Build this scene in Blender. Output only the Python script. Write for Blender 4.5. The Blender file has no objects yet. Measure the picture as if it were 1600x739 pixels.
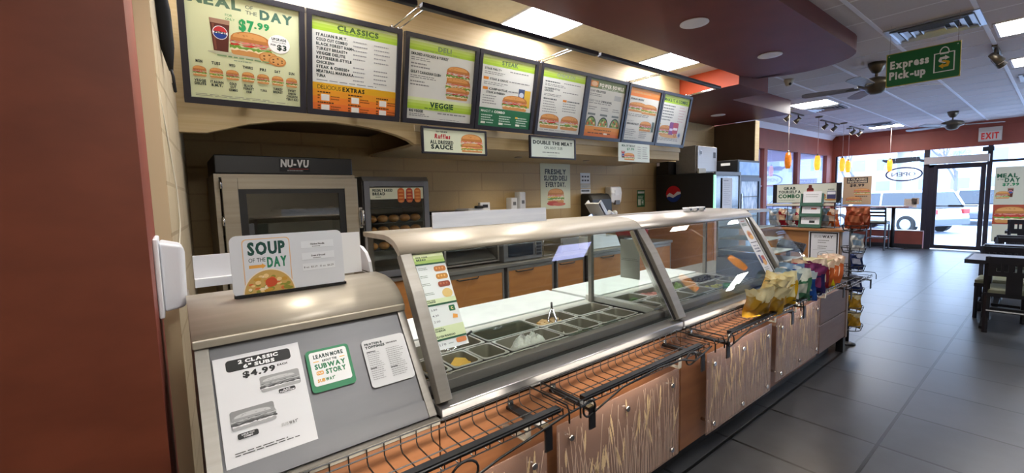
import bpy, bmesh, math, random
from math import sin, cos, pi, radians
from mathutils import Vector, Matrix
random.seed(7)
SC = bpy.context.scene
COL = SC.collection

# ---------------------------------------------------------------- camera
cam_d = bpy.data.cameras.new('camera'); cam = bpy.data.objects.new('camera', cam_d); COL.objects.link(cam)
YAW, PITCH, ROLL, FPX, HC = 0.665923299, 0.0886448379, -0.0269702098, 675.903348, 1.53
fw = Vector((sin(YAW)*cos(PITCH), cos(YAW)*cos(PITCH), -sin(PITCH)))
rt = Vector((cos(YAW), -sin(YAW), 0)); up = rt.cross(fw)
r2 = cos(ROLL)*rt + sin(ROLL)*up; u2 = -sin(ROLL)*rt + cos(ROLL)*up
M = Matrix((r2, u2, -fw)).transposed().to_4x4(); M.translation = (0, 0, HC)
cam.matrix_world = M
cam_d.sensor_width = 36; cam_d.lens = FPX/1600*36; cam_d.clip_start = .02; cam_d.clip_end = 300
SC.camera = cam

# ---------------------------------------------------------------- light of the place
SC.view_settings.view_transform = 'Standard'; SC.view_settings.look = 'None'
SC.view_settings.gamma = 1; SC.view_settings.use_curve_mapping = False
SC.view_settings.exposure = 0.2
SC.cycles.use_denoising = True
SC.cycles.max_bounces = 8; SC.cycles.transparent_max_bounces = 24
SC.cycles.sample_clamp_indirect = 6
PANEL_E, BAR_E, CAN_W, LED_W, SKY_E = 36.0, 10.0, 76.0, 2.6, 7.5
w = bpy.data.worlds.new('overcast_sky'); SC.world = w; w.use_nodes = True
bgn = w.node_tree.nodes['Background']; bgn.inputs[0].default_value = (.62, .78, 1.0, 1); bgn.inputs[1].default_value = SKY_E
sun_d = bpy.data.lights.new('winter_sun', 'SUN'); sun_d.energy = 1.2; sun_d.angle = radians(20); sun_d.color = (1, .97, .92)
sun = bpy.data.objects.new('winter_sun', sun_d); COL.objects.link(sun); sun.rotation_euler = (radians(50), 0, radians(200))

def spot(name, loc, power, color, size=radians(110), blend=.6, rad=.05, rot=(0, 0, 0)):
    d = bpy.data.lights.new(name, 'SPOT'); d.energy = power; d.color = color; d.spot_size = size; d.spot_blend = blend; d.shadow_soft_size = rad
    o = bpy.data.objects.new(name, d); COL.objects.link(o); o.location = loc; o.rotation_euler = rot; return o
def point(name, loc, power, color, rad=.03):
    d = bpy.data.lights.new(name, 'POINT'); d.energy = power; d.color = color; d.shadow_soft_size = rad
    o = bpy.data.objects.new(name, d); COL.objects.link(o); o.location = loc; return o
def area(name, loc, rot, sx, sy, power, color):
    d = bpy.data.lights.new(name, 'AREA'); d.shape = 'RECTANGLE'; d.size = sx; d.size_y = sy; d.energy = power; d.color = color
    o = bpy.data.objects.new(name, d); COL.objects.link(o); o.location = loc; o.rotation_euler = rot; return o

# ---------------------------------------------------------------- materials
def lin(h):
    h = h.lstrip('#'); o = []; h = h if len(h) == 6 else ''.join(q*2 for q in h)
    for i in (0, 2, 4):
        c = int(h[i:i+2], 16)/255; o.append(c/12.92 if c <= .04045 else ((c+.055)/1.055)**2.4)
    return (*o, 1)
_mats = {}
def mat(name, c, r=.5, metal=0., c2=None, ns=(8, 8, 8), nd=3, bump=0., bns=None, em=0., alpha=1., spec=.5, coat=0., trans=0., contrast=(.35, .65)):
    if name in _mats: return _mats[name]
    m = bpy.data.materials.new(name); m.use_nodes = True; nt = m.node_tree; b = nt.nodes['Principled BSDF']
    b.inputs['Base Color'].default_value = lin(c); b.inputs['Roughness'].default_value = r; b.inputs['Metallic'].default_value = metal
    b.inputs['Specular IOR Level'].default_value = spec; b.inputs['Alpha'].default_value = alpha; b.inputs['Coat Weight'].default_value = coat
    b.inputs['Transmission Weight'].default_value = trans
    if em: b.inputs['Emission Color'].default_value = lin(c); b.inputs['Emission Strength'].default_value = em
    if c2 or bump:
        tc = nt.nodes.new('ShaderNodeTexCoord'); mp = nt.nodes.new('ShaderNodeMapping'); mp.inputs['Scale'].default_value = ns
        nz = nt.nodes.new('ShaderNodeTexNoise'); nz.inputs['Scale'].default_value = 1; nz.inputs['Detail'].default_value = nd
        g = nt.nodes.new('ShaderNodeNewGeometry')
        nt.links.new(g.outputs['Position'] if name.startswith('w_') else tc.outputs['Object'], mp.inputs[0]); nt.links.new(mp.outputs[0], nz.inputs['Vector'])
        if c2:
            rp = nt.nodes.new('ShaderNodeValToRGB'); rp.color_ramp.elements[0].position = contrast[0]; rp.color_ramp.elements[1].position = contrast[1]
            rp.color_ramp.elements[0].color = lin(c); rp.color_ramp.elements[1].color = lin(c2)
            nt.links.new(nz.outputs['Fac'], rp.inputs[0]); nt.links.new(rp.outputs[0], b.inputs['Base Color'])
        if bump:
            bp = nt.nodes.new('ShaderNodeBump'); bp.inputs['Strength'].default_value = bump; bp.inputs['Distance'].default_value = .01
            nt.links.new(nz.outputs['Fac'], bp.inputs['Height']); nt.links.new(bp.outputs[0], b.inputs['Normal'])
    _mats[name] = m; return m
def brick(name, c, c2, mortar, bw, bh, ms, r=.6, off=.5, axes='XY', bump=.4, origin=(0, 0), noise=0., nscale=6, spec=.5, rough_noise=0.):
    """tiles or blocks laid in world metres on the plane of the two axes"""
    m = bpy.data.materials.new(name); m.use_nodes = True; nt = m.node_tree; b = nt.nodes['Principled BSDF']; N = nt.nodes.new; L = nt.links.new
    g = N('ShaderNodeNewGeometry'); sp = N('ShaderNodeSeparateXYZ'); cb = N('ShaderNodeCombineXYZ'); L(g.outputs['Position'], sp.inputs[0])
    for k in (0, 1):
        ad = N('ShaderNodeMath'); ad.operation = 'SUBTRACT'; ad.inputs[1].default_value = origin[k]; L(sp.outputs[axes[k]], ad.inputs[0]); L(ad.outputs[0], cb.inputs[k])
    bt = N('ShaderNodeTexBrick'); bt.offset = off; bt.inputs['Scale'].default_value = 1; bt.inputs['Brick Width'].default_value = bw; bt.inputs['Row Height'].default_value = bh
    bt.inputs['Mortar Size'].default_value = ms; bt.inputs['Mortar Smooth'].default_value = .15; bt.inputs['Bias'].default_value = 0
    bt.inputs['Color1'].default_value = lin(c); bt.inputs['Color2'].default_value = lin(c2); bt.inputs['Mortar'].default_value = lin(mortar)
    L(cb.outputs[0], bt.inputs['Vector']); out = bt.outputs['Color']
    nz = N('ShaderNodeTexNoise'); nz.inputs['Scale'].default_value = nscale; nz.inputs['Detail'].default_value = 6; nz.inputs['Roughness'].default_value = .65; L(g.outputs['Position'], nz.inputs['Vector'])
    if noise:
        mx = N('ShaderNodeMix'); mx.data_type = 'RGBA'; mx.blend_type = 'OVERLAY'; mx.inputs[0].default_value = noise
        L(out, mx.inputs[6]); L(nz.outputs['Fac'], mx.inputs[7]); out = mx.outputs[2]
    L(out, b.inputs['Base Color']); b.inputs['Roughness'].default_value = r; b.inputs['Specular IOR Level'].default_value = spec
    if rough_noise:
        mr = N('ShaderNodeMapRange'); mr.inputs[1].default_value = .3; mr.inputs[2].default_value = .7; mr.inputs[3].default_value = r-rough_noise; mr.inputs[4].default_value = r+rough_noise
        L(nz.outputs['Fac'], mr.inputs[0]); L(mr.outputs[0], b.inputs['Roughness'])
    bp = N('ShaderNodeBump'); bp.inputs['Strength'].default_value = bump; bp.inputs['Distance'].default_value = .004; bp.invert = True
    L(bt.outputs['Fac'], bp.inputs['Height']); L(bp.outputs[0], b.inputs['Normal'])
    _mats[name] = m; return m
def glass(name, tint='#ffffff', ior=1.5, rough=.0):
    m = bpy.data.materials.new(name); m.use_nodes = True; nt = m.node_tree; nt.nodes.clear(); N = nt.nodes.new
    o = N('ShaderNodeOutputMaterial'); mx = N('ShaderNodeMixShader'); t = N('ShaderNodeBsdfTransparent'); g = N('ShaderNodeBsdfGlossy'); f = N('ShaderNodeFresnel')
    t.inputs[0].default_value = lin(tint); g.inputs['Roughness'].default_value = rough
    ge = N('ShaderNodeNewGeometry'); mr = N('ShaderNodeMapRange'); mr.inputs[3].default_value = ior; mr.inputs[4].default_value = 1/ior
    nt.links.new(ge.outputs['Backfacing'], mr.inputs[0]); nt.links.new(mr.outputs[0], f.inputs[0])
    nt.links.new(f.outputs[0], mx.inputs[0]); nt.links.new(t.outputs[0], mx.inputs[1]); nt.links.new(g.outputs[0], mx.inputs[2]); nt.links.new(mx.outputs[0], o.inputs[0])
    _mats[name] = m; return m
def ink(h):                                     # printed colour
    return mat('ink_'+h.lstrip('#'), h, r=.45, spec=.3)

STEEL = mat('stainless_steel', '#aea8a3', .42, .7, c2='#a8a29c', ns=(3, 3, 90), contrast=(.2, .8))
STEELX = mat('brushed_steel', '#9a958d', .42, .65, c2='#8c8780', ns=(2, 60, 60), contrast=(.2, .8))
CHAMP = mat('champagne_metal', '#b9b0a0', .42, .3, c2='#b0a796', ns=(2, 40, 40))
GREYPNL = mat('grey_satin_metal', '#767678', .45, .2, c2='#6d6d70', ns=(6, 40, 6), contrast=(.2, .8))
PANMET = mat('pan_steel_lit', '#d9d7d0', .36, .3)  # rims and deck brightened, standing in for missing light under the canopy
PANIN = mat('pan_steel_shaded', '#8f897b', .4, .5)  # same steel, with the shade inside the pans put into its colour
SILL = mat('sill_grey', '#837b79', .42, .5)
LEDGE = mat('polished_ledge', '#b4b3b6', .3, .85)
OVENST = mat('oven_steel', '#aaa08f', .4, .5, c2='#9a907f', ns=(2, 60, 60), contrast=(.2, .8))
DARKMET = mat('dark_well_steel', '#4c4b49', .45, .7)
CHROME = mat('chrome', '#d8d8d8', .12, 1.)
BRONZE = mat('fan_bronze', '#6e6658', .35, .8)
BLACK = mat('black_plastic', '#141415', .45)
BLACKW = mat('black_wire', '#101010', .4)
BLACKM = mat('black_painted_steel', '#17171a', .35)
CHARC = mat('charcoal_frame', '#24222a', .35)
EMISD = mat('lit_lilac_diffuser', '#b9bdf4', .5, em=9)
RUBBER = mat('rubber', '#1a1a1a', .7)
WHITEP = mat('white_plastic', '#e4e6ea', .35)
WHITEB = mat('white_board', '#e2e4e8', .4)
PAPER = mat('paper', '#e6e6e6', .6)
CREAMP = mat('cream_plastic', '#cdc6b4', .5)
BOARDW = mat('cutting_board_white', '#dfe3e2', .45, c2='#d6dada', ns=(9, 9, 9))
WOOD = mat('orange_brown_laminate', '#744a30', .42, c2='#875a3c', ns=(2.2, 2.2, 22), nd=5, contrast=(.3, .7))
WOODK = mat('kiosk_laminate', '#94653a', .42, c2='#a37245', ns=(2, 3, 26), nd=5, contrast=(.3, .7))
WOODB = mat('back_counter_laminate', '#a86d38', .4, c2='#b97f47', ns=(3, 3, 20), nd=5, contrast=(.3, .7))
TAUPE = mat('taupe_laminate', '#6c5248', .45, c2='#755a4f', ns=(5, 5, 30))
KICK = mat('black_kick_plate', '#1b1c1e', .5)
RED = mat('w_terracotta_paint', '#8a4232', .55, c2='#7e3b2c', ns=(3, 3, 3), nd=5, bump=.05)
REDDK = mat('w_brown_red_paint', '#70302a', .5, c2='#682b26', ns=(3, 3, 3), nd=5)
REDNEAR = mat('w_red_wall_shaded', '#7c3d27', .5, c2='#6e3420', ns=(5, 5, 9), nd=7, bump=.06)  # same wall as the flank, its shade put into a darker colour
ORANGE = mat('w_lit_orange', '#c04a1e', .55)  # soffit end face, kitchen light falling on it put into the colour
DARKTAN = mat('w_dark_brown_paint', '#66543f', .55, c2='#5c4b38', ns=(3, 3, 3))
TANP = mat('w_tan_grasscloth', '#c9b286', .6, c2='#bda474', ns=(1.3, 1.3, 60), nd=4, contrast=(.3, .7))
TANT = mat('w_tan_trim', '#bfae8c', .55)
CREAM = mat('w_cream_ceiling_tile', '#d8cfb4', .75, c2='#d2c8ac', ns=(20, 20, 20), bump=.03)
CEILW = brick('w_ceiling_tile', '#d6cfce', '#d0cac9', '#f0eeee', .61, .612, .012, r=.8, off=0, origin=(.03, -.094), bump=.3, noise=.12, nscale=40)
FLOORT = brick('w_slate_tile', '#37383b', '#3f4044', '#0f1011', .578, .6, .010, r=.325, off=0, origin=(.322, .008), bump=.35, noise=.55, nscale=5, rough_noise=.02)
BLOCK = brick('w_painted_block', '#b89e70', '#b3996b', '#a98f64', .62, .203, .008, r=.55, axes='XZ', bump=.25, noise=.12, nscale=60)
BLOCKL = brick('w_painted_block_side', '#b9a888', '#b4a282', '#a39070', .41, .203, .008, r=.55, axes='YZ', bump=.5, noise=.1, nscale=60)
FRAMEDK = mat('dark_bronze_frame', '#2a2630', .4, .3)
LILAC = mat('pale_window_film', '#c6c8e8', .5, alpha=.72)
GLASSM = glass('window_glass', '#f3f8ff')
GUARD = glass('sneeze_glass', '#fbfffd', 1.5)
EMISW = mat('lit_diffuser', '#faf7f3', .5, em=PANEL_E)
EMISK = mat('lit_kitchen_diffuser', '#f2f4ff', .5, em=PANEL_E*.62)
PEND = mat('amber_glass_lit', '#ff9a2a', .3, em=1.6, c2='#a8540c', ns=(9, 9, 9))
PENDK = mat('amber_glass_dark', '#c8701c', .3, em=.7, c2='#5a2c08', ns=(9, 9, 9))
ACRYL = mat('bronze_acrylic', '#95796e', .25, alpha=.5, coat=.5)
WHEAT = mat('etched_wheat', '#d3bb94', .5, alpha=.75)
WHEAT2 = mat('etched_stalk', '#d2bcaa', .5, alpha=.6)
BREADM = mat('bread_crust', '#8a5628', .6, c2='#b57c3e', ns=(14, 14, 14), bump=.2)

# ---------------------------------------------------------------- mesh builder
class MB:
    def __init__(s, m=None): s.v = []; s.f = []; s.mi = []; s.sm = []; s.mats = []; s.cur = m
    def add(s, vs, fs, m=None, smooth=False, X=None):
        m = m or s.cur
        if m not in s.mats: s.mats.append(m)
        k = s.mats.index(m); n = len(s.v)
        s.v += [tuple(X @ Vector(q)) if X else tuple(q) for q in vs]
        s.f += [tuple(n+i for i in f) for f in fs]; s.mi += [k]*len(fs); s.sm += [smooth]*len(fs); return s
    def box(s, a, b, m=None, X=None):
        (x0, y0, z0), (x1, y1, z1) = a, b
        return s.add([(x0, y0, z0), (x1, y0, z0), (x1, y1, z0), (x0, y1, z0), (x0, y0, z1), (x1, y0, z1), (x1, y1, z1), (x0, y1, z1)],
                     [(0, 3, 2, 1), (4, 5, 6, 7), (0, 1, 5, 4), (1, 2, 6, 5), (2, 3, 7, 6), (3, 0, 4, 7)], m, False, X)
    def obox(s, o, u, v, n, wd, h, d, m=None):
        o, u, v, n = map(Vector, (o, u, v, n)); P = [o+u*(wd*a)+v*(h*b)+n*(d*c) for c in (0, 1) for b in (0, 1) for a in (0, 1)]
        return s.add(P, [(0, 2, 3, 1), (4, 5, 7, 6), (0, 1, 5, 4), (1, 3, 7, 5), (3, 2, 6, 7), (2, 0, 4, 6)], m)
    def cyl(s, p0, p1, r0, r1=None, seg=16, m=None, smooth=True):
        p0, p1 = Vector(p0), Vector(p1); r1 = r0 if r1 is None else r1; d = (p1-p0).normalized()
        a = d.orthogonal().normalized(); b = d.cross(a); vs = []
        for p, r in ((p0, r0), (p1, r1)):
            for i in range(seg): t = 2*pi*i/seg; vs.append(p+(a*cos(t)+b*sin(t))*r)
        s.add(vs, [(i, (i+1) % seg, seg+(i+1) % seg, seg+i) for i in range(seg)], m, smooth)
        return s.add(vs, [tuple(range(seg-1, -1, -1)), tuple(range(seg, 2*seg))], m)
    def tube(s, pts, r, seg=6, m=None, closed=False):
        P = [Vector(p) for p in pts]; n = len(P); vs = []; ref = None
        for i, p in enumerate(P):
            a = P[i-1] if (i or closed) else p; b = P[(i+1) % n] if (i < n-1 or closed) else p
            d = (b-a).normalized() if (b-a).length > 1e-9 else Vector((0, 0, 1))
            if ref is None: ref = d.orthogonal().normalized()
            ref = ref-d*ref.dot(d); ref = ref.normalized() if ref.length > 1e-6 else d.orthogonal().normalized(); bb = d.cross(ref)
            rr = r[i] if isinstance(r, (list, tuple)) else r
            for k in range(seg): t = 2*pi*(k+.5)/seg; vs.append(p+(ref*cos(t)+bb*sin(t))*rr)
        fs = []
        for i in range(n if closed else n-1):
            j = (i+1) % n
            for k in range(seg): fs.append((i*seg+k, i*seg+(k+1) % seg, j*seg+(k+1) % seg, j*seg+k))
        if not closed: fs += [tuple(range(seg-1, -1, -1)), tuple(range((n-1)*seg, n*seg))]
        return s.add(vs, fs, m, seg > 5)
    def prism(s, poly, ext, m=None, smooth=False):
        n = len(poly); e = Vector(ext); P = [Vector(p) for p in poly]
        s.add(P+[p+e for p in P], [(i, (i+1) % n, n+(i+1) % n, n+i) for i in range(n)], m, smooth)
        return s.add(P+[p+e for p in P], [tuple(range(n-1, -1, -1)), tuple(range(n, 2*n))], m)
    def lathe(s, prof, o=(0, 0, 0), seg=20, m=None, X=None, smooth=True):
        o = Vector(o); vs = []
        for r, z in prof:
            for k in range(seg): t = 2*pi*k/seg; vs.append(o+Vector((r*cos(t), r*sin(t), z)))
        fs = [(i*seg+k, i*seg+(k+1) % seg, (i+1)*seg+(k+1) % seg, (i+1)*seg+k) for i in range(len(prof)-1) for k in range(seg)]
        if prof[0][0] > 1e-5: fs.append(tuple(range(seg-1, -1, -1)))
        if prof[-1][0] > 1e-5: fs.append(tuple(range((len(prof)-1)*seg, len(prof)*seg)))
        return s.add(vs, fs, m, smooth, X)
    def ball(s, c, r, seg=14, rings=9, m=None, X=None):
        rx, ry, rz = r if isinstance(r, (tuple, list)) else (r, r, r); vs = []
        for i in range(rings+1):
            a = -pi/2+pi*i/rings
            for k in range(seg): t = 2*pi*k/seg; vs.append((c[0]+rx*cos(a)*cos(t), c[1]+ry*cos(a)*sin(t), c[2]+rz*sin(a)))
        return s.add(vs, [(i*seg+k, i*seg+(k+1) % seg, (i+1)*seg+(k+1) % seg, (i+1)*seg+k) for i in range(rings) for k in range(seg)], m, True, X)
    def loft(s, loops, m=None, cap=True, smooth=False):
        n = len(loops[0]); vs = [p for l in loops for p in l]
        fs = [(i*n+k, i*n+(k+1) % n, (i+1)*n+(k+1) % n, (i+1)*n+k) for i in range(len(loops)-1) for k in range(n)]
        s.add(vs, fs, m, smooth)
        if cap: s.add(vs, [tuple(range(n-1, -1, -1)), tuple(range((len(loops)-1)*n, len(loops)*n))], m)
        return s
    def build(s, name, parent=None, bevel=0., seg=2, label=None, recalc=True, org=None):
        me = bpy.data.meshes.new(name); ob = bpy.data.objects.new(name, me); COL.objects.link(ob)
        if parent:
            o = Vector(); p = parent
            while p: o += p.location; p = p.parent
            ob.parent = parent
        else:
            xs, ys, zs = zip(*s.v); o = Vector(org) if org else Vector(((min(xs)+max(xs))/2, (min(ys)+max(ys))/2, min(zs))); ob.location = o
        me.from_pydata([Vector(q)-o for q in s.v], [], s.f)
        for m in s.mats: me.materials.append(m)
        me.polygons.foreach_set('material_index', s.mi); me.polygons.foreach_set('use_smooth', s.sm)
        if recalc:
            bm = bmesh.new(); bm.from_mesh(me); bmesh.ops.remove_doubles(bm, verts=bm.verts, dist=1e-6); bmesh.ops.recalc_face_normals(bm, faces=bm.faces); bm.to_mesh(me); bm.free()
        if bevel:
            b = ob.modifiers.new('edge', 'BEVEL'); b.width = bevel; b.segments = seg; b.limit_method = 'ANGLE'; b.angle_limit = radians(40)
        if label: ob['label'] = label
        return ob
def tag(o, label, cat, group=None, kind=None):
    o['label'] = label; o['category'] = cat
    if group: o['group'] = group
    if kind: o['kind'] = kind
    return o
def thing(name, label, cat, loc=(0, 0, 0), group=None):
    o = bpy.data.objects.new(name, None); COL.objects.link(o); o.location = loc; o.empty_display_size = .1
    return tag(o, label, cat, group)
def struct(name, mb, parent=None, bevel=0., recalc=True):
    o = mb.build(name, parent, bevel, recalc=recalc)
    if not parent: o['kind'] = 'structure'
    return o
def copy_tree(o, parent=None):
    c = o.copy(); COL.objects.link(c); c.parent = parent
    for ch in list(o.children): copy_tree(ch, c)
    return c
def rrect(x0, x1, y0, y1, r, z, k=4):
    P = []
    for cx, cy, a in ((x1-r, y1-r, 0), (x0+r, y1-r, 90), (x0+r, y0+r, 180), (x1-r, y0+r, 270)):
        for i in range(k+1): t = radians(a+90*i/k); P.append((cx+r*cos(t), cy+r*sin(t), z))
    return P

# ---------------------------------------------------------------- lettering and printed graphics
_gl = {}
def _glyphs():
    chars = "ABCDEFGHIJKLMNOPQRSTUVWXYZabcdefghijklmnopqrstuvwxyz0123456789$.,+-&!'\"%*#/:?"; tmp = []
    for bold in (0, 1):
        for ch in chars:
            cu = bpy.data.curves.new('g', 'FONT'); cu.body = ch; cu.size = 1; cu.resolution_u = 2; cu.offset = .032 if bold else .004
            ob = bpy.data.objects.new('g', cu); COL.objects.link(ob); tmp.append((ob, cu, ch, bold))
    dg = bpy.context.evaluated_depsgraph_get(); dg.update()
    for ob, cu, ch, bold in tmp:
        ev = ob.evaluated_get(dg); me = ev.to_mesh(); vs = [(v.co.x, v.co.y) for v in me.vertices]; fs = [tuple(p.vertices) for p in me.polygons]; ev.to_mesh_clear()
        xs = [v[0] for v in vs] or [0]; mn = min(xs); _gl[(ch, bold)] = ([(x-mn, y) for x, y in vs], fs, max(xs)-mn)
    for ob, cu, ch, bold in tmp: bpy.data.objects.remove(ob); bpy.data.curves.remove(cu)
_glyphs()
CAPH = .70
class G:
    """a printed sheet: drawing in metres from its lower left corner"""
    def __init__(s, wd, h, bg='#ecece6', r=0.): s.w, s.h, s.it, s.bg, s.r = wd, h, [], bg, r; s.lay = 0; s.ox = s.oy = 0; s.sx = s.sy = 1
    def frac(s): s.sx, s.sy = s.w, s.h; return s
    def _put(s, vs, fs, c):
        s.lay += 1; s.it.append(([(s.ox+x*s.sx, s.oy+y*s.sy) for x, y in vs], fs, c, s.lay)); return s
    def poly(s, pts, c): return s._put(pts, [tuple(range(len(pts)))], c)
    def rect(s, x, y, wd, h, c): return s.poly([(x, y), (x+wd, y), (x+wd, y+h), (x, y+h)], c)
    def rr(s, x, y, wd, h, r, c):
        ax = r*s.sy/s.sx; P = []
        for cx, cy, a in ((x+wd-ax, y+h-r, 0), (x+ax, y+h-r, 90), (x+ax, y+r, 180), (x+wd-ax, y+r, 270)):
            for i in range(5): t = radians(a+22.5*i); P.append((cx+ax*cos(t), cy+r*sin(t)))
        return s.poly(P, c)
    def ell(s, cx, cy, rx, ry, c, a0=0, a1=360, n=24):
        P = [(cx+rx*cos(radians(a0+(a1-a0)*i/n)), cy+ry*sin(radians(a0+(a1-a0)*i/n))) for i in range(n+(a1-a0 < 360))]
        return s.poly(P, c)
    def grad(s, x, y, wd, h, cs):
        n = len(cs)
        for i, c in enumerate(cs): s.rect(x, y+h*i/n, wd, h/n+.0005, c)
        return s
    def text(s, t, x, y, h, c='#1c1c1c', bold=1, al='l', fit=None, lean=0., mir=False):
        """h is the capital height"""
        sc = h/CAPH*s.sy; sp = .11 if bold else .07; cx = 0; D = ((-.02, -.01), (.02, -.01), (-.02, .01), (.02, .01)) if bold else ((0, 0),); L = [([], []) for _ in D]
        for ch in t:
            if ch == ' ': cx += .27; continue
            gv, gf, wd = _gl.get((ch, bold), _gl[('-', bold)])
            for (dx, dy), (vs, fs) in zip(D, L): vs.extend((cx+a+dx+lean*b, b+dy) for a, b in gv) or fs.extend(tuple(len(vs)-len(gv)+i for i in f) for f in gf)
            cx += wd+sp
        cx -= sp; kx = sc/s.sx
        if fit: kx = fit/max(cx, 1e-6)
        o = x-(cx*kx/2 if al == 'c' else cx*kx if al == 'r' else 0)
        for vs, fs in L: s._put([(o+(cx-a if mir else a)*kx, y+b*sc/s.sy) for a, b in vs], fs, c)
        return s
    def bars(s, x, y, wd, n, step, th, c='#8a8a86', seed=0):
        """lines of print too small to read"""
        R = random.Random(seed+int(x*999)+int(y*777))
        for i in range(n):
            xx = x; end = x+wd*R.uniform(.7, 1)
            vs = []; fs = []
            while xx < end:
                l = wd*R.uniform(.06, .16); l = min(l, end-xx); k = len(vs); yy = y-i*step
                vs += [(xx, yy), (xx+l, yy), (xx+l, yy+th), (xx, yy+th)]; fs.append((k, k+1, k+2, k+3)); xx += l+wd*.025
            s._put(vs, fs, c)
        return s
    def wave(s, x, y, wd, h, c, n=7, amp=.35, seed=1):
        R = random.Random(seed); T = []; B = []
        for i in range(n*2+1):
            t = i/(n*2); T.append((x+wd*t, y+h*(1-amp*(R.random())))); B.append((x+wd*t, y+h*amp*R.random()*(1 if 0 < t < 1 else .5)))
        return s.poly(T+B[::-1], c)
    def sub(s, x, y, wd, h, seed=1, grey=False, kind=0):
        C = dict(bun='#b9773a', bun2='#d79a58', low='#c98d4e', let='#6f9a3a', tom='#c23c2c', meat='#d98572', chz='#e8b84a', on='#8a4a5e', crumb='#ecd9b0')
        if grey: C = dict(bun='#9b9b9b', bun2='#c4c4c4', low='#a8a8a8', let='#4c4c4c', tom='#6a6a6a', meat='#b6b6b6', chz='#dddddd', on='#333333', crumb='#e8e8e8')
        s.rr(x+.03*wd, y, .94*wd, .26*h, .12*h, C['low']); s.wave(x+.03*wd, y+.16*h, .94*wd, .14*h, C['crumb'], 8, .5, seed+9)
        s.wave(x, y+.22*h, wd, .2*h, C['let'], 9, .5, seed); s.wave(x+.02*wd, y+.36*h, .96*wd, .12*h, C['chz'] if kind else C['tom'], 6, .6, seed+1)
        s.wave(x+.01*wd, y+.44*h, .98*wd, .17*h, C['meat'], 8, .55, seed+2); s.wave(x+.03*wd, y+.52*h, .9*wd, .1*h, C['tom'] if kind else C['on'], 9, .7, seed+3)
        P = [(x+wd*(.5-.48*cos(pi*i/12)), y+h*(.56+.42*sin(pi*i/12)**.7)) for i in range(13)]; s.poly(P, C['bun'])
        P = [(x+wd*(.48-.40*cos(pi*i/12)), y+h*(.70+.24*sin(pi*i/12)**.7)) for i in range(13)]; s.poly(P, C['bun2'])
        R = random.Random(seed)
        for i in range(5): s.ell(x+wd*R.uniform(.2, .75), y+h*R.uniform(.74, .88), .03*wd, .018*h, C['bun'], n=6)
        return s
    def roundel(s, cx, cy, r, word=True):
        ry = r*s.sx/s.sy; s.ell(cx, cy, r*1.1, ry*1.1, '#f2f2f2'); s.ell(cx, cy, r, ry, '#c33434', 8, 172); s.ell(cx, cy, r, ry, '#24408e', 188, 352)
        if word: s.text('PEPSI', cx, cy-ry*.17, ry*.36, '#16202c', 1, 'c', fit=r*1.6)
        return s
    def cup(s, x, y, wd, h):
        s.poly([(x+.14*wd, y), (x+.86*wd, y), (x+wd, y+h), (x, y+h)], '#5a2c20'); s.poly([(x+.02*wd, y+.86*h), (x+.98*wd, y+.86*h), (x+wd, y+h), (x, y+h)], '#a8826a')
        s.poly([(x+.2*wd, y+.04*h), (x+.3*wd, y+.04*h), (x+.22*wd, y+.84*h), (x+.1*wd, y+.84*h)], '#7c4634'); return s.roundel(x+.5*wd, y+.58*h, .34*wd)
    def cookie(s, cx, cy, r):
        ry = r*.62*s.sx/s.sy; s.ell(cx, cy, r, ry, '#c07c3c', n=14); s.ell(cx, cy+ry*.1, r*.85, ry*.8, '#d29a58', n=14)
        for a in range(6): s.ell(cx+r*.55*cos(a*1.1+.4), cy+ry*.5*sin(a*1.1+.4), r*.13, ry*.13, '#5a3418', n=6)
        return s
    def logo(s, x, y, h, c1='#e0a21c', c2='#1d7a45'):
        """yellow and green word mark with an arrow on its last letter"""
        k = s.sy/s.sx; s.text('SUB', x, y, h, c1, 1, fit=h*2.3*k, lean=.12); s.text('WAY', x+h*2.5*k, y, h, c2, 1, fit=h*2.7*k, lean=.12)
        return s.poly([(x+h*5.2*k, y+h*.75), (x+h*5.7*k, y+h*1.0), (x+h*5.25*k, y+h*1.2)], c2)
    def draw(s, mb, o, u, v, th=.0015, edge=None, gap=.0004):
        o, u, v = Vector(o), Vector(u), Vector(v); n = u.cross(v); bgm = ink(s.bg) if isinstance(s.bg, str) else s.bg
        if s.r:
            P = rrect(0, s.w, 0, s.h, s.r, 0); mb.prism([o+u*a+v*b-n*th for a, b, _ in P], n*th, bgm)
        else: mb.obox(o-n*th, u, v, n, s.w, s.h, th, bgm)
        for vs, fs, c, l in s.it:
            d = n*(gap+.000025*l); mb.add([o+u*a+v*b+d for a, b in vs], fs, ink(c))
        return mb
    def build(s, name, parent, o, u, v, label=None, th=.0015, gap=.0004):
        mb = MB(); s.draw(mb, o, u, v, th, gap=gap); return mb.build(name, parent, label=label, recalc=False)
UX, UZ = (1, 0, 0), (0, 0, 1)
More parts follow.
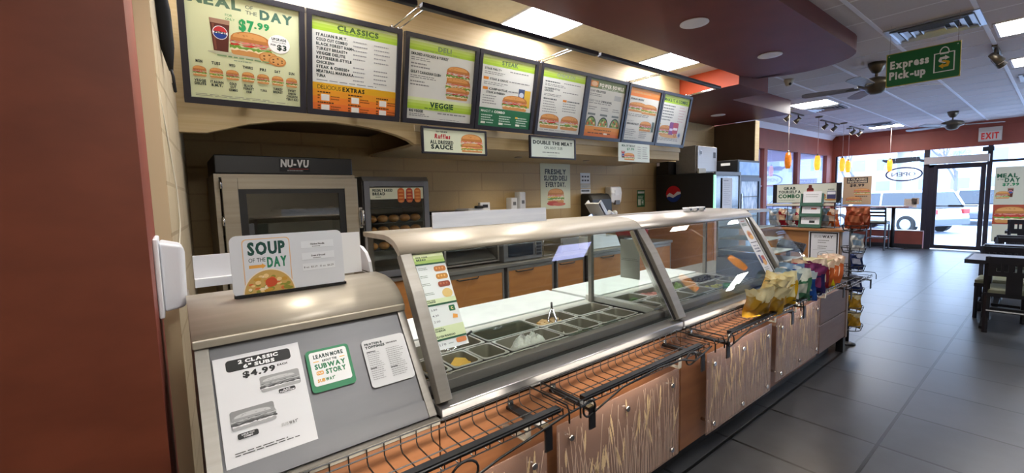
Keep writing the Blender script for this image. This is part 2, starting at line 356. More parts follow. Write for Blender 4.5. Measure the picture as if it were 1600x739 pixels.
# ================================================================ the room
ZC = 2.985; XF = 14.64; YB = 4.08; YW = 4.04
struct('floor', MB(FLOORT).box((-2.6, -2.6, -.06), (XF+.12, YB+.1, 0)))
struct('ceiling', MB(CEILW).box((-2.6, -2.6, ZC), (XF+.12, 2.40, ZC+.05)).box((4.95, 2.40, ZC), (XF+.12, YB+.1, ZC+.05)))
struct('ceiling_kitchen', MB(CREAM).box((-2.6, 2.402, ZC), (4.948, YB+.1, ZC+.05)))
tb = mat('grid_bar_white', '#f2f3fa', .5)
mb = MB(tb)
for y in (.518, 1.13, 1.742, -.094, -.706, -1.32): mb.box((5.35 if y > 1.2 else 2.9, y-.015, ZC-.006), (XF-.02, y+.015, ZC+.002))
mb.box((5.75, 2.354-.012, ZC-.006), (XF-.02, 2.354+.012, ZC+.002))
struct('trim_ceiling_grid', mb)
mb = MB(tb)
for i in range(24):
    x = .03+.61*i
    if x > 5.6: mb.box((x-.005, -2.5, ZC-.003), (x+.005, 4.0 if x > 7.9 else 2.3, ZC+.002))
struct('trim_ceiling_cross_grid', mb)
# near wall on the left: end face coloured darker for its shade, terracotta flank
XN = -.05
struct('wall_near_end', MB(REDNEAR).box((-2.6, 1.42, 0), (XN-.001, 1.46, ZC)))
struct('wall_near', MB(RED).prism([(XN, 1.4205, 0), (XN, 2.06, 0), (-.6, 2.06, 0), (-.6, 1.461, 0), (XN-.001, 1.461, 0), (XN-.001, 1.4205, 0)], (0, 0, ZC)))
struct('trim_doorway', MB(TANT).box((-.3, 2.062, 0), (-.004, 2.15, ZC)))
mb = MB(BLOCKL); mb.prism([(-.002, 2.152, 0), (.072, 3.078, 0), (.12, YB, 0), (-.25, YB, 0), (-.25, 2.152, 0)], (0, 0, ZC)); struct('wall_kitchen_left', mb)
# kitchen back wall, partition, bulkhead with arch
struct('wall_back', MB(BLOCK).box((-.3, YB, 0), (8.06, YB+.1, ZC)))
mb = MB(DARKTAN); mb.box((8.06, 3.37, 0), (8.20, YB, 2.755)); mb.box((8.055, 3.355, 0), (8.215, 3.3695, 2.755), TANP); struct('wall_partition', mb)
BY = 3.08
arch = [(.06, 1.95), (.20, 1.953), (.30, 1.985), (.417, 2.022), (.58, 2.052), (.76, 2.068), (.92, 2.074), (1.08, 2.066), (1.22, 2.05), (1.36, 2.02), (1.46, 1.985), (1.50, 1.958)]
poly = [(.06, ZC), (.06, 1.95)]+arch[1:]+[(5.185, 1.955), (5.185, ZC)]
mb = MB(TANP)
mb.prism([(x, BY, z) for x, z in poly], (0, .055, 0))
mb.box((1.52, BY+.06, 1.956), (5.185, YB-.002, 1.975), TANT)
mb.box((.09, BY+.06, 2.14), (1.52, YB-.002, 2.16), DARKTAN)
mb.box((5.13, BY+.0555, 1.976), (5.184, YB-.002, ZC), TANT)
struct('wall_bulkhead', mb)
struct('trim_bulkhead_ledge', MB(TANT).box((1.5, BY-.018, 2.055), (5.18, BY-.0005, 2.10)))
# dropped soffit over the service counter, rounded end
P = [(-2.6, 2.35), (-2.6, 1.29), (5.20, 1.29)]
for a in range(-80, 61, 10): P.append((5.20+.48*cos(radians(a)), 1.29+.55+.55*sin(radians(a))))
P += [(5.52, 2.28), (5.19, 2.35)]
struct('ceiling_soffit_counter', MB(REDDK).prism([(x, y, 2.845) for x, y in P], (0, 0, ZC-2.846)))
mb = MB(REDDK); mb.box((5.225, 2.36, 2.757), (6.0, YB-.01, ZC-.001)); mb.box((6.0, 2.80, 2.757), (8.0, YB-.01, ZC-.001))
mb.box((5.21, 2.36, 2.757), (5.2245, YB-.01, ZC-.001), ORANGE); struct('ceiling_soffit_fridges', mb)
# dining side wall with windows
mb = MB(RED); mb.box((8.2, YW, 2.45), (XF+.1, YW+.12, ZC)); mb.box((8.2, YW, 0), (XF+.1, YW+.12, .45))
for a, b in ((8.2, 8.9), (10.17, 10.34), (12.09, 12.26), (14.2, XF+.1)): mb.box((a, YW, .45), (b, YW+.12, 2.45))
struct('wall_left', mb)
for i, (a, b) in enumerate(((8.9, 10.17), (10.34, 12.09), (12.26, 14.2))):
    m = MB(GLASSM); m.box((a, YW+.05, .45), (b, YW+.056, 2.45)); m.box((a, YW+.09, .45), (b, YW+.094, 2.45), LILAC)
    m.box((a, YW+.03, 1.63), (b, YW+.08, 1.66), mat('mullion_pink', '#b08a90', .5)); struct('window_%d' % (i+1), m)
crown = mat('w_crown_paint', '#d9d4da', .5)
mb = MB(crown); mb.prism([(8.22, YW-.001, ZC-.11), (8.22, YW-.09, ZC-.001), (8.22, YW-.001, ZC-.001)], (XF-8.3, 0, 0)); struct('trim_crown_left', mb)
mb = MB(RED); mb.prism([(XF-.001, -2.5, ZC-.12), (XF-.10, -2.5, ZC-.001), (XF-.001, -2.5, ZC-.001)], (0, 6.4, 0)); struct('trim_crown_far', mb)
# far wall: shop front
mb = MB(RED); mb.box((XF, -2.6, 2.43), (XF+.14, YW, ZC)); mb.box((XF, 2.10, 0), (XF+.14, YW, .43)); mb.box((XF, 3.97, .43), (XF+.14, YW, 2.43)); struct('wall_far', mb)
struct('baseboard_far', MB(KICK).box((XF-.012, 2.10, .002), (XF-.0005, YW-.01, .10)))
struct('trim_sill_far', MB(mat('sill_white', '#c9c4c8', .5)).box((XF-.03, 2.09, .431), (XF+.16, 3.968, .448)))
struct('trim_spandrel_end', MB(mat('sill_pink', '#d0a8b0', .5)).box((XF-.02, 2.085, .005), (XF+.15, 2.099, .43)))
m = MB(GLASSM); m.box((XF+.06, 2.16, .45), (XF+.066, 3.96, 2.43)); m.box((XF+.03, 2.06, 0), (XF+.11, 2.16, 2.43), FRAMEDK); m.box((XF+.03, 3.93, .45), (XF+.11, 3.968, 2.43), FRAMEDK); struct('window_4', m)
m = MB(GLASSM); m.box((XF+.06, -2.5, .08), (XF+.066, 1.02, 2.05)); m.box((XF+.06, -2.5, 2.10), (XF+.066, 2.06, 2.43))
for a, b in (((XF+.03, 1.02, 0), (XF+.11, 1.10, 2.43)), ((XF+.03, -2.5, 2.05), (XF+.11, 1.02, 2.10)), ((XF+.03, -2.5, 0), (XF+.11, 1.02, .08)), ((XF+.03, -.42, .08), (XF+.11, -.36, 2.05)), ((XF+.03, -2.5, 1.04), (XF+.11, -.42, 1.08))): m.box(a, b, FRAMEDK)
struct('window_5', m)
d = MB(FRAMEDK)
for a, b in (((XF+.03, 1.97, 0), (XF+.10, 2.058, 2.06)), ((XF+.03, 1.10, 2.0), (XF+.10, 2.058, 2.06)), ((XF+.035, 1.90, .02), (XF+.085, 1.968, 2.0)), ((XF+.035, 1.11, .02), (XF+.085, 1.19, 2.0)), ((XF+.035, 1.19, .02), (XF+.085, 1.90, .11)), ((XF+.035, 1.19, 1.95), (XF+.085, 1.90, 2.0))): d.box(a, b)
d.box((XF+.055, 1.19, .11), (XF+.061, 1.90, 1.95), GLASSM)
door = struct('door_1', d)
door.data.materials[0]
hb = MB(mat('push_bar', '#6f727a', .35, .8)); hb.tube([(XF-.03, 1.20, 1.06), (XF-.03, 1.89, 1.06)], .014, 8); hb.box((XF-.05, 1.42, 1.04), (XF-.01, 1.68, 1.085), FRAMEDK); hb.box((XF-.03, 1.20, 1.05), (XF+.05, 1.215, 1.07)); hb.box((XF-.03, 1.875, 1.05), (XF+.05, 1.89, 1.07))
hb.build('push_bar', door)
struct('trim_door_operator', MB(mat('operator_beige', '#b3a9a2', .45, .3)).box((XF-.10, 1.06, 2.07), (XF+.025, 2.14, 2.24)), bevel=.008)
# walls out of view that close the room
LTAN = mat('w_light_tan_paint', '#cfc3ab', .6)
mb = MB(LTAN); mb.box((-2.6, -2.7, 0), (XF, -2.6, .6)); mb.box((-2.6, -2.7, 2.5), (XF, -2.6, ZC))
for a, b in ((-2.6, 9.0), (11.4, 11.7), (14.1, XF)): mb.box((a, -2.7, .6), (b, -2.6, 2.5))
struct('wall_right', mb)
for i, a in enumerate((9.0, 11.7)): struct('window_%d' % (6+i), MB(GLASSM).box((a, -2.66, .6), (a+2.4, -2.654, 2.5)))  # unseen windows added in this wall to let daylight in
struct('wall_behind', MB(LTAN).box((-2.7, -2.6, 0), (-2.6, 1.46, ZC)))

# ================================================================ outside
GZ = -.25
asph = mat('w_pale_asphalt', '#9fa6b3', .5, c2='#c4ccd8', ns=(.5, .5, .5), nd=6)  # pale blue-grey ground with lighter patches
o = MB(asph).box((XF+2.2, -60, GZ-.1), (110, 80, GZ)).build('parking_lot'); o['kind'] = 'structure'
o = MB(mat('w_concrete_walk', '#c3c8d2', .7, c2='#b4bac6', ns=(2, 2, 2))).box((XF+.14, -40, GZ-.1), (XF+2.199, 60, -.03)).build('sidewalk'); o['kind'] = 'structure'
o = MB(_mats['w_concrete_walk']).box((-10, -60, -.35), (XF+.139, -2.72, -.1)).build('right_side_walkway'); o['kind'] = 'structure'
o = MB(_mats['w_concrete_walk']).box((-10, 4.2, GZ-.1), (XF+.139, 60, -.03)).build('side_walkway'); o['kind'] = 'structure'
TYRE = RUBBER; RIM = mat('alloy_rim', '#aeb4bd', .3, .8); CARGL = mat('car_window_glass', '#26303c', .08, spec=.8); TAIL = mat('tail_lamp_red', '#a32424', .2)
CARW = mat('car_paint_white', '#dfe4ea', .25, coat=.6); CARS = mat('car_paint_silver', '#a7adb5', .28, .5, coat=.6); CARD = mat('car_paint_dark', '#38404c', .25, coat=.6); CARB = mat('car_paint_blue', '#4a6a94', .25, coat=.6); BUMP = mat('bumper_grey', '#5c626b', .5)
def car(label, paint, loc, rz, suv=True, group=None):
    t = thing('parked_car', label, 'car', (0, 0, 0), group)
    L, W, H = (4.5, 1.82, 1.66) if suv else (4.5, 1.78, 1.42); hw = W/2
    lower = [(-L/2, .38), (-L/2-.02, .62), (-L/2+.06, .95), (L/2-1.15, .98), (L/2-.25, .86), (L/2, .66), (L/2, .36), (L/2-.3, .28), (-L/2+.25, .28)]
    m = MB(paint); m.loft([[(x, s*k, z) for x, z in lower] for s, k in ((-1, hw*.94), (-1, hw), (1, hw), (1, hw*.94))][0:1]+[[(x*.995, -hw, z) for x, z in lower], [(x*.995, hw, z) for x, z in lower], [(x, hw*.94, z) for x, z in lower]])
    m.build('body', t, .05, 3)
    base = [(-L/2+.10, .96), (L/2-1.2, .98)]; top = [(-L/2+(.42 if suv else 1.0), H), (L/2-(2.15 if suv else 2.2), H)]
    def ring(b, tp, y0, y1, k): return [[(b[0][0], -y0, b[0][1]), (b[1][0], -y0, b[1][1]), (b[1][0], y0, b[1][1]), (b[0][0], y0, b[0][1])], [(tp[0][0], -y1, tp[0][1]), (tp[1][0], -y1, tp[1][1]), (tp[1][0], y1, tp[1][1]), (tp[0][0], y1, tp[0][1])]]
    zt = H-.10; f = (zt-.96)/(H-.96)
    mid = [(base[0][0]+(top[0][0]-base[0][0])*f, zt), (base[1][0]+(top[1][0]-base[1][0])*f, zt)]; ym = hw*.92-(hw*.92-hw*.76)*f
    m = MB(CARGL); m.loft(ring(base, mid, hw*.92, ym, 0)); m.build('window_band', t, .03)
    m = MB(paint); m.loft(ring(mid, top, ym+.012, hw*.76, 0))
    for s in (-1, 1):
        for a, b in ((base[0], mid[0]), (base[1], mid[1])): m.tube([(a[0], s*hw*.915, a[1]), (b[0], s*ym, b[1])], .055, 6)
        bx = -.35; m.tube([(bx, s*hw*.92, .97), (bx+.05, s*ym, zt)], .04, 6)
    m.build('roof', t, .03)
    for x in (-L/2+.85, L/2-.9):
        for s in (-1, 1):
            wm = MB(TYRE); wm.cyl((x, s*(hw-.2), .34), (x, s*(hw+.01), .34), .34, seg=20); w_ = wm.build('wheel', t, .02)
            MB(RIM).cyl((x, s*(hw+.005), .34), (x, s*(hw+.022), .34), .22, .19, seg=14).build('rim', w_)
    MB(BUMP).box((-L/2-.07, -hw*.96, .33), (-L/2+.03, hw*.96, .56)).build('rear_bumper', t, .03)
    for s in (-1, 1): MB(TAIL).box((-L/2-.03, s*hw*.98-(.3 if s > 0 else 0), .74), (-L/2+.2, s*hw*.98+(.3 if s < 0 else 0), .92)).build('tail_lamp', t, .02)
    MB(PAPER).box((-L/2-.035, -.17, .66), (-L/2-.01, .17, .79)).build('licence_plate', t)
    t.location = loc; t.rotation_euler = (0, 0, rz); return t
car('silver SUV seen from behind through the glass door', CARS, (30.1, 2.35, GZ), radians(4))
car('white SUV parked outside the window beneath the OPEN sign', CARW, (23.9, 4.55, GZ), radians(62))
car('dark car parked behind the bar chair at the window', CARD, (27.5, 7.0, GZ), radians(70), False)
car('white SUV in the far row, above the silver SUV in the door', CARW, (47, 3.2, GZ), radians(95))
car('blue sedan parked left of the silver SUV seen in the door', CARB, (36, 4.7, GZ), radians(10), False)
car('white sedan in the far row behind the OPEN sign', CARW, (46, 9.5, GZ), radians(88), False)
car('grey SUV outside right of the door, behind the banner', CARS, (33, -.9, GZ), radians(5))
car('dark sedan in the far row beside the price poster', CARD, (44, 15.5, GZ), radians(90), False)
def building(label, c, x0, x1, y0, y1, h, rows, colsn, roofc='#7c7f88'):
    t = thing('building', label, 'building', ((x0+x1)/2, (y0+y1)/2, GZ))
    MB(mat('facade_'+c[1:], c, .8)).box((x0, y0, GZ), (x1, y1, GZ+h)).build('wall', t)  # facade tones lightened to put outdoor haze into them
    m = MB(mat('roof_'+roofc[1:], roofc, .8)); m.prism([(x0-.3, y0-.4, GZ+h), (x1+.3, y0-.4, GZ+h), ((x0+x1)/2, y0-.4, GZ+h+2.2)], (0, y1-y0+.8, 0)); m.build('roof', t)
    for r in range(rows):
        for k in range(colsn):
            yy = y0+(k+.5)*(y1-y0)/colsn; zz = GZ+1.2+r*(h-1)/rows; ww = (y1-y0)/colsn*.28
            f = MB(PAPER).box((x0-.06, yy-ww-.1, zz-.1), (x0-.005, yy+ww+.1, zz+1.5)).build('window_frame', t)
            MB(mat('far_window_hazed', '#8fa2b8', .3)).box((x0-.075, yy-ww, zz), (x0-.061, yy+ww, zz+1.4)).build('pane', f)  # panes lightened and blued, haze put into their colour
building('pale grey house with hazed blue windows above the silver SUV', '#d6d9df', 62, 70, -2, 10, 6.4, 2, 5)
building('beige row house to the left, above the far white sedan', '#c7bdb0', 66, 74, 12, 26, 6.2, 2, 6, '#8b8078')
building('brick red building far off through the side of the window', '#a98d88', 64, 72, 28, 46, 7, 2, 6, '#7c7f88')
building('pale house at the right above the poster banner', '#d4d3d0', 60, 68, -18, -4, 6.6, 2, 6)
building('long pale shop building opposite the side windows', '#c9cde0', 8, 40, 34, 44, 5.5, 1, 2)
BARK = mat('bark_grey', '#7d7a80', .9)
def tree(label, x, y, h, seed):
    R = random.Random(seed); m = MB(BARK)
    def br(p, d, l, r, k):
        q = p+d*l; m.tube([p, p+d*l*.5+Vector((R.uniform(-.05, .05), R.uniform(-.05, .05), 0))*l, q], [r, r*.8, r*.62], 5)
        if k:
            for _ in range(3 if k > 1 else 2): br(p+d*l*R.uniform(.55, 1), (d+Vector((R.uniform(-.8, .8), R.uniform(-.8, .8), R.uniform(-.1, .6)))).normalized(), l*R.uniform(.55, .75), r*.55, k-1)
    br(Vector((x, y, GZ)), Vector((0, 0, 1)), h*.38, h*.022, 4); tag(m.build('bare_tree', recalc=False, org=(x, y, GZ)), label, 'tree', 'bare winter trees outside')
tree('bare winter tree left of the OPEN sign, nearest the poster', 38, 13.6, 8, 1); tree('bare winter tree behind the OPEN sign', 42, 10.2, 7.5, 2)
tree('bare winter tree seen through the glass door top', 52, 5.6, 8, 3); tree('bare winter tree in the corner pane beside the column', 34, 16.5, 7, 4); tree('bare winter tree above the door transom at right', 54, -1.5, 8.5, 5)
t = thing('pylon_sign', 'tall white multi-panel road sign left of the OPEN sign', 'sign', (36, 11.6, GZ))
MB(mat('pylon_grey', '#9aa2b0', .6)).box((35.95, 10.7, GZ), (36.05, 10.8, 5)).box((35.95, 12.4, GZ), (36.05, 12.5, 5)).build('post', t)
for k in range(4):
    for j in (0, 1): MB(mat('pylon_panel_%d' % ((k+j) % 3), ('#e8ecf2', '#d6e4ea', '#e6d2d2')[(k+j) % 3], .5)).box((35.93, 10.7+.92*j, 1.5+.85*k), (36.07, 11.58+.92*j, 2.2+.85*k)).build('panel', t)
# ================================================================ service counter
YF = 1.22
def standoff_panel(x0, x1, z0, z1, label, seed, cut=False):
    t = thing('acrylic_panel', label, 'panel', ((x0+x1)/2, 1.155, z0), 'etched wheat panels on the counter front')
    R = random.Random(seed); m = MB(ACRYL); m.box((x0, 1.152, z0), (x1, 1.158, z1)).build('sheet', t, .002)
    m = MB(WHEAT2)
    def wheat(x, zt, lean, hd):
        zb = z0+.01; pts = []; n = 5
        for i in range(n+1):
            f = i/n; pts.append((min(max(x+lean*f*f, x0+.008), x1-.008), zb+(zt-zb)*f))
        wv = R.uniform(.0009, .0022); P = [(a-wv, 1.1515, b) for a, b in pts]+[(a+wv, 1.1515, b) for a, b in pts[::-1]]; m.add(P, [tuple(range(len(P)))], WHEAT2)
        if hd:
            a, b = pts[-1]; hl = R.uniform(.07, .12); dx = (pts[-1][0]-pts[-2][0])/max(pts[-1][1]-pts[-2][1], .01)
            Lf, Rt = [], []; n_ = 14
            for k in range(n_+1):
                zz = b-hl*.6+hl*k/n_; aa = a+dx*(zz-b); hw = .0068*sin(pi*min(.97, (k+.6)/(n_+.6)))**.6*(1 if k % 2 else .72)
                Lf.append((aa-hw, zz)); Rt.append((aa+hw, zz))
            if all(x0+.004 < q[0] < x1-.004 and q[1] < z1-.004 for q in Lf+Rt):
                Q = [(p, 1.1512, q) for p, q in Lf+Rt[::-1]]; N_ = n_+1
                m.add([(p, 1.1512, q) for p, q in Lf]+[(p, 1.1512, q) for p, q in Rt], [(k, k+1, N_+k+1, N_+k) for k in range(n_)], WHEAT)
    n = int((x1-x0)/.0095)
    for i in range(n):
        x = x0+.012+(x1-x0-.024)*(i+R.random())/n; wheat(x, z0+(z1-z0)*R.uniform(.35, .97), R.uniform(-.05, .05), R.random() < .42)
    m.build('etched_wheat', t, recalc=False)
    for x in (x0+.07, (x0+x1)/2, x1-.07):
        for z in ((z1-.07, z0+.05)): MB(CHROME).cyl((x, 1.158, z), (x, YF-.001, z), .009, seg=10).cyl((x, 1.140, z), (x, 1.1518, z), .012, seg=12).build('standoff_bolt', t)
    return t
# ---- soup unit cabinet
SP = [(1.244, .845), (1.457, 1.147)]                      # slope in (y, z)
sl = Vector((0, SP[1][0]-SP[0][0], SP[1][1]-SP[0][1])); SLEN = sl.length; sl.normalize(); sn = Vector((0, -sl.z, sl.y))
t = thing('soup_counter', 'grey metal soup unit with sloping front at the near end of the counter', 'counter', (.35, 1.6, 0))
MB(WOOD).box((.02, YF, .13), (.632, YF+.018, .80)).build('wood_front', t)
MB(KICK).box((.03, 1.30, 0), (.632, 1.95, .129)).build('kick_plate', t)
m = MB(DARKMET); m.box((.025, YF+.019, .13), (.63, 1.95, .80)); m.build('cabinet_body', t)
m = MB(GREYPNL); m.prism([(.055, SP[0][0]+.004, SP[0][1]+.004), (.055, SP[1][0], SP[1][1]), (.055, SP[1][0]+.02, SP[1][1]-.01), (.055, SP[0][0]+.024, SP[0][1]-.006)], (.55, 0, 0)); m.build('sloping_panel', t)
m = MB(STEELX)
def slab(mb, x0, x1, s0, s1, d0, d1, mt=None):             # box lying on the slope
    o = Vector((x0, SP[0][0], SP[0][1]))+sl*s0+sn*d0; mb.obox(o, Vector((1, 0, 0)), sl, sn, x1-x0, s1-s0, d1-d0, mt)
slab(m, .022, .054, -.02, SLEN+.0, -.02, .008); slab(m, .606, .632, -.02, SLEN, -.02, .008); slab(m, .055, .605, -.02, .035, -.02, .006, GREYPNL); m.build('panel_frame', t)
m = MB(STEELX); m.box((.02, 1.205, .81), (.632, 1.262, .826)); m.box((.021, 1.27, .80), (.631, 1.94, .823)); m.build('front_ledge', t)
prof = [(1.445, 1.150), (1.441, 1.166), (1.452, 1.185), (1.475, 1.206), (1.51, 1.226), (1.55, 1.24), (1.60, 1.248), (1.70, 1.25), (1.70, 1.236), (1.60, 1.232), (1.52, 1.212), (1.47, 1.166), (1.462, 1.148)]
MB(CHAMP).prism([(.018, y, z) for y, z in prof], (.614, 0, 0), smooth=True).build('rounded_cover', t)
m = MB(CHAMP); m.box((.018, 1.432, 1.142), (.632, 1.443, 1.165)); m.build('cover_lip', t, .003)
for x, a in ((.022, 'end_panel'), (.624, 'end_panel')):
    pf = [(SP[0][0]+.006, .826), (SP[1][0]+.006, 1.146), (1.48, 1.19), (1.55, 1.225), (1.70, 1.235), (1.94, 1.235), (1.94, .826)]; MB(STEELX).prism([(x, y, z) for y, z in pf], (.008, 0, 0)).build('end_panel', t)
hood = [(1.702, 1.25), (1.715, 1.29), (1.75, 1.325), (1.80, 1.345), (1.86, 1.352), (1.94, 1.352), (1.94, 1.25)]
t = thing('soup_hood', 'white rounded hood on the soup unit behind the soup sign', 'hood', (.35, 1.82, 1.25))
MB(WHITEB).prism([(.61, y, z) for y, z in hood], (.012, 0, 0), smooth=False).build('end_cheek', t)
MB(WHITEB).box((.05, 1.93, 1.25), (.61, 1.94, 1.352)).box((.05, 1.90, 1.24), (.61, 1.93, 1.27)).build('back_panel', t)
t2 = tag(MB(PAPER).obox((.47, 1.735, 1.252), UX, (0, .05, .9987), (0, -.9987, .05), .118, .16, .002).build('white_card'), 'blank white card standing behind the soup sign', 'card')
# papers on the slope
def on_slope(name, label, cat, x, s, wd, h, draw, bg, r=0., tilt=0., d=.0075):
    g = G(wd, h, bg, r); draw(g); o = Vector((x, SP[0][0], SP[0][1]))+sl*s+sn*d
    u = Vector((1, 0, 0))*cos(tilt)+sl*sin(tilt); v = -Vector((1, 0, 0))*sin(tilt)+sl*cos(tilt)
    mb = MB(); g.draw(mb, o, u, v, .001); return tag(mb.build(name, recalc=False), label, cat)
def d_subs(g):
    g.frac(); g.rr(.13, .845, .75, .115, .03, '#1d1d1d'); g.text('2 CLASSIC', .5, .91, .033, '#f0f0f0', 1, 'c', fit=.46); g.text('6" SUBS', .5, .858, .033, '#f0f0f0', 1, 'c', fit=.36)
    g.text('$4.99', .30, .765, .055, '#161616', 1, fit=.37); g.text('EACH', .70, .80, .018, '#161616', 1, fit=.12)
    g.rr(.47, .575, .47, .155, .02, '#9c9c9c'); g.sub(.46, .58, .48, .135, 4, True); g.rr(.66, .525, .2, .04, .015, '#1d1d1d'); g.text('BLACK', .76, .546, .012, '#eeeeee', 1, 'c'); g.text('FOREST HAM', .76, .53, .012, '#eeeeee', 1, 'c', fit=.17)
    g.rr(.1, .30, .48, .175, .02, '#8f8f8f'); g.sub(.1, .30, .5, .15, 8, True); g.rr(.15, .215, .22, .05, .015, '#1d1d1d'); g.text('COLD CUT', .26, .244, .013, '#eeeeee', 1, 'c'); g.text('COMBO', .26, .224, .013, '#eeeeee', 1, 'c')
    g.logo(.62, .215, .026, '#c4c4c4', '#7a7a7a'); g.bars(.1, .10, .8, 2, .02, .008, '#4a4a4a')
on_slope('price_flyer', 'white paper flyer taped to the soup unit, 2 CLASSIC 6" SUBS $4.99', 'flyer', .061, .028, .216, .289, d_subs, '#e4e4e6', tilt=radians(.5))
def d_story(g):
    g.frac(); g.rr(.07, .14, .86, .80, .06, '#eef0ee'); g.text('LEARN MORE', .5, .78, .09, '#1c3a34', 1, 'c', fit=.68); g.text('ABOUT THE', .5, .68, .05, '#1c3a34', 1, 'c', fit=.34)
    for a in (.14, .74): g.rect(a, .695, .12, .02, '#e8b54a')
    g.text('SUBWAY', .5, .53, .11, '#1f7a4e', 1, 'c', fit=.70); g.rr(.16, .385, .16, .09, .03, '#e8a23a'); g.text('OUR', .24, .41, .04, '#f5f0e0', 1, 'c'); g.text('STORY', .37, .375, .11, '#1f7a4e', 1, fit=.46)
    g.logo(.15, .22, .07)
on_slope('story_sticker', 'green and white LEARN MORE sticker in the middle of the soup unit front', 'sticker', .287, .153, .128, .130, d_story, '#2c8256', .012)
def d_prot(g):
    g.frac(); g.text('PROTEIN &', .06, .88, .045, '#20302c', 1, fit=.4); g.text('TOPPINGS', .06, .81, .05, '#20302c', 1, fit=.44)
    g.bars(.54, .83, .32, 1, .03, .03, '#777777'); g.bars(.06, .70, .34, 14, .042, .016, '#a6a6a6'); g.bars(.5, .72, .4, 15, .042, .016, '#a6a6a6'); g.rect(.06, .725, .2, .018, '#444444'); g.rect(.5, .31, .16, .018, '#444444'); g.rect(.06, .38, .14, .018, '#444444')
on_slope('nutrition_sheet', 'white rounded PROTEIN & TOPPINGS sheet at the right of the soup unit', 'sheet', .456, .119, .146, .158, d_prot, '#d9dadb', .012)
# soup sign
t = thing('soup_sign', 'white rounded SOUP OF THE DAY sign standing on the soup unit cover', 'sign', (.30, 1.57, 1.241))
g = G(.335, .19, '#d9dbdf', .02)
g.rr(.032, .006, .135, .172, .012, '#e2b584'); g.rr(.0345, .006, .13, .1695, .012, '#d9dbdf')
g.text('SOUP', .047, .128, .038, '#1f4a42', 1, fit=.105); g.text('OF THE', .047, .104, .013, '#2a4a44', 0, fit=.047); g.text('DAY', .098, .085, .031, '#2a7f5c', 1, fit=.056)
g.rect(.047, .085, .036, .010, '#e8a84c'); g.poly([(.083, .081), (.094, .090), (.083, .099)], '#e8a84c')
R = random.Random(3)
g.ell(.1, .0012, .0745, .079, '#e9dfd0', 0, 180); g.ell(.1, .0012, .071, .075, '#c9a35c', 0, 180)
for k in range(46):
    a = R.uniform(.08, pi-.08); q = R.uniform(.1, .88); c = R.choice(('#d4703a', '#ead9b4', '#e8c98c', '#c8963a', '#8f8f3a', '#f0e2c4')); g.ell(.1+.068*q*cos(a), .004+.068*q*sin(a)*.93+.003, R.uniform(.005, .011), R.uniform(.003, .007), c, 0, 360, 9)
g.ell(.105, .036, .017, .015, '#c8502e')
for k, y in enumerate((.135, .096, .06)):
    g.rect(.20, y-.001, .104, .024, '#c4c6ca'); g.rect(.2005, y, .104, .0235, '#e4e6e9')
    if k < 2: g.text(('Chicken Noodle', 'Cream of Broccoli')[k], .252, y+.010, .0055, '#2c2c2c', 1, 'c', fit=.045); g.bars(.235, y+.003, .03, 1, .01, .003, '#8a8a8a')
    else: g.text('8 oz  $5.29   12 oz  $6.29', .252, y+.008, .006, '#4a4a4a', 0, 'c', fit=.095)
tv = Vector((0, .06, .998)).normalized(); g.build('face_plate', t, (.133, 1.560, 1.246), UX, tv, th=.006)
MB(BLACK).box((.135, 1.553, 1.2445), (.470, 1.574, 1.2525)).build('base_strip', t)

# ---- sandwich units
def cold_table(x0, x1, label):
    t = thing('sandwich_counter', label, 'counter', ((x0+x1)/2, 1.6, 0))
    MB(WOOD).box((x0+.002, YF, .13), (x1-.002, YF+.018, .80)).build('wood_front', t)
    MB(KICK).box((x0, 1.30, 0), (x1, 2.20, .129)).build('kick_plate', t)
    m = MB(LEDGE); m.box((x0+.003, 1.202, .826), (x1-.003, 1.288, .858)); m.box((x0+.003, 1.206, .814), (x1-.003, 1.219, .826)); m.build('front_ledge', t, .004)
    m = MB(BLACK); m.box((x0+.003, 1.289, .80), (x1-.003, 1.315, .858)); m.build('dark_gap', t)  # black strip standing in for the dark gap between ledge and sill bar
    m = MB(SILL); m.box((x0+.003, 1.3155, .80), (x1-.003, 1.362, .893)); m.build('sill_bar', t, .003)
    m = MB(DARKMET); m.box((x0+.003, 1.2385, .13), (x1-.003, 2.22, .70)); m.box((x0+.003, 1.363, .701), (x0+.03, 1.86, .862)); m.box((x1-.03, 1.363, .701), (x1-.003, 1.86, .862)); m.build('well', t)
    m = MB(PANMET); m.box((x0+.031, 1.790, .80), (x1-.031, 1.865, .866)); m.box((x0+.003, 1.866, .701), (x1-.003, 2.22, .855))
    for y in (1.432, 1.612): m.box((x0+.031, y-.004, .845), (x1-.031, y+.004, .864))
    m.build('deck', t)
    return t
cold_table(.636, 2.078, 'wood fronted sandwich counter next to the soup unit, with meat pans'); cold_table(2.082, 3.46, 'wood fronted sandwich counter further along, with vegetable pans')
tag(MB(BOARDW).box((.72, 1.872, .856), (2.06, 2.23, .874)).build('cutting_board', bevel=.003), 'long white cutting board behind the meat pans', 'cutting board')
tag(MB(BOARDW).box((2.10, 1.872, .856), (3.42, 2.23, .874)).build('cutting_board', bevel=.003), 'long white cutting board behind the vegetable pans', 'cutting board')
CHEY = mat('yellow_cheese', '#e3b23e', .5); CHEW = mat('white_cheese', '#e3d9a4', .5); SHRED = mat('shredded_cheese', '#f0ede4', .7, c2='#e2ded0', ns=(60, 60, 60), bump=.8)
CHICK = mat('chicken_strips', '#c99a58', .6, c2='#dfc08c', ns=(30, 30, 30)); MEATP = mat('pink_meat', '#c99a8c', .5); LETT = mat('lettuce', '#6f9347', .6, c2='#a9bf78', ns=(25, 25, 25), bump=.6); TOMA = mat('tomato', '#b5685a', .4, c2='#c98a7a', ns=(30, 30, 30))
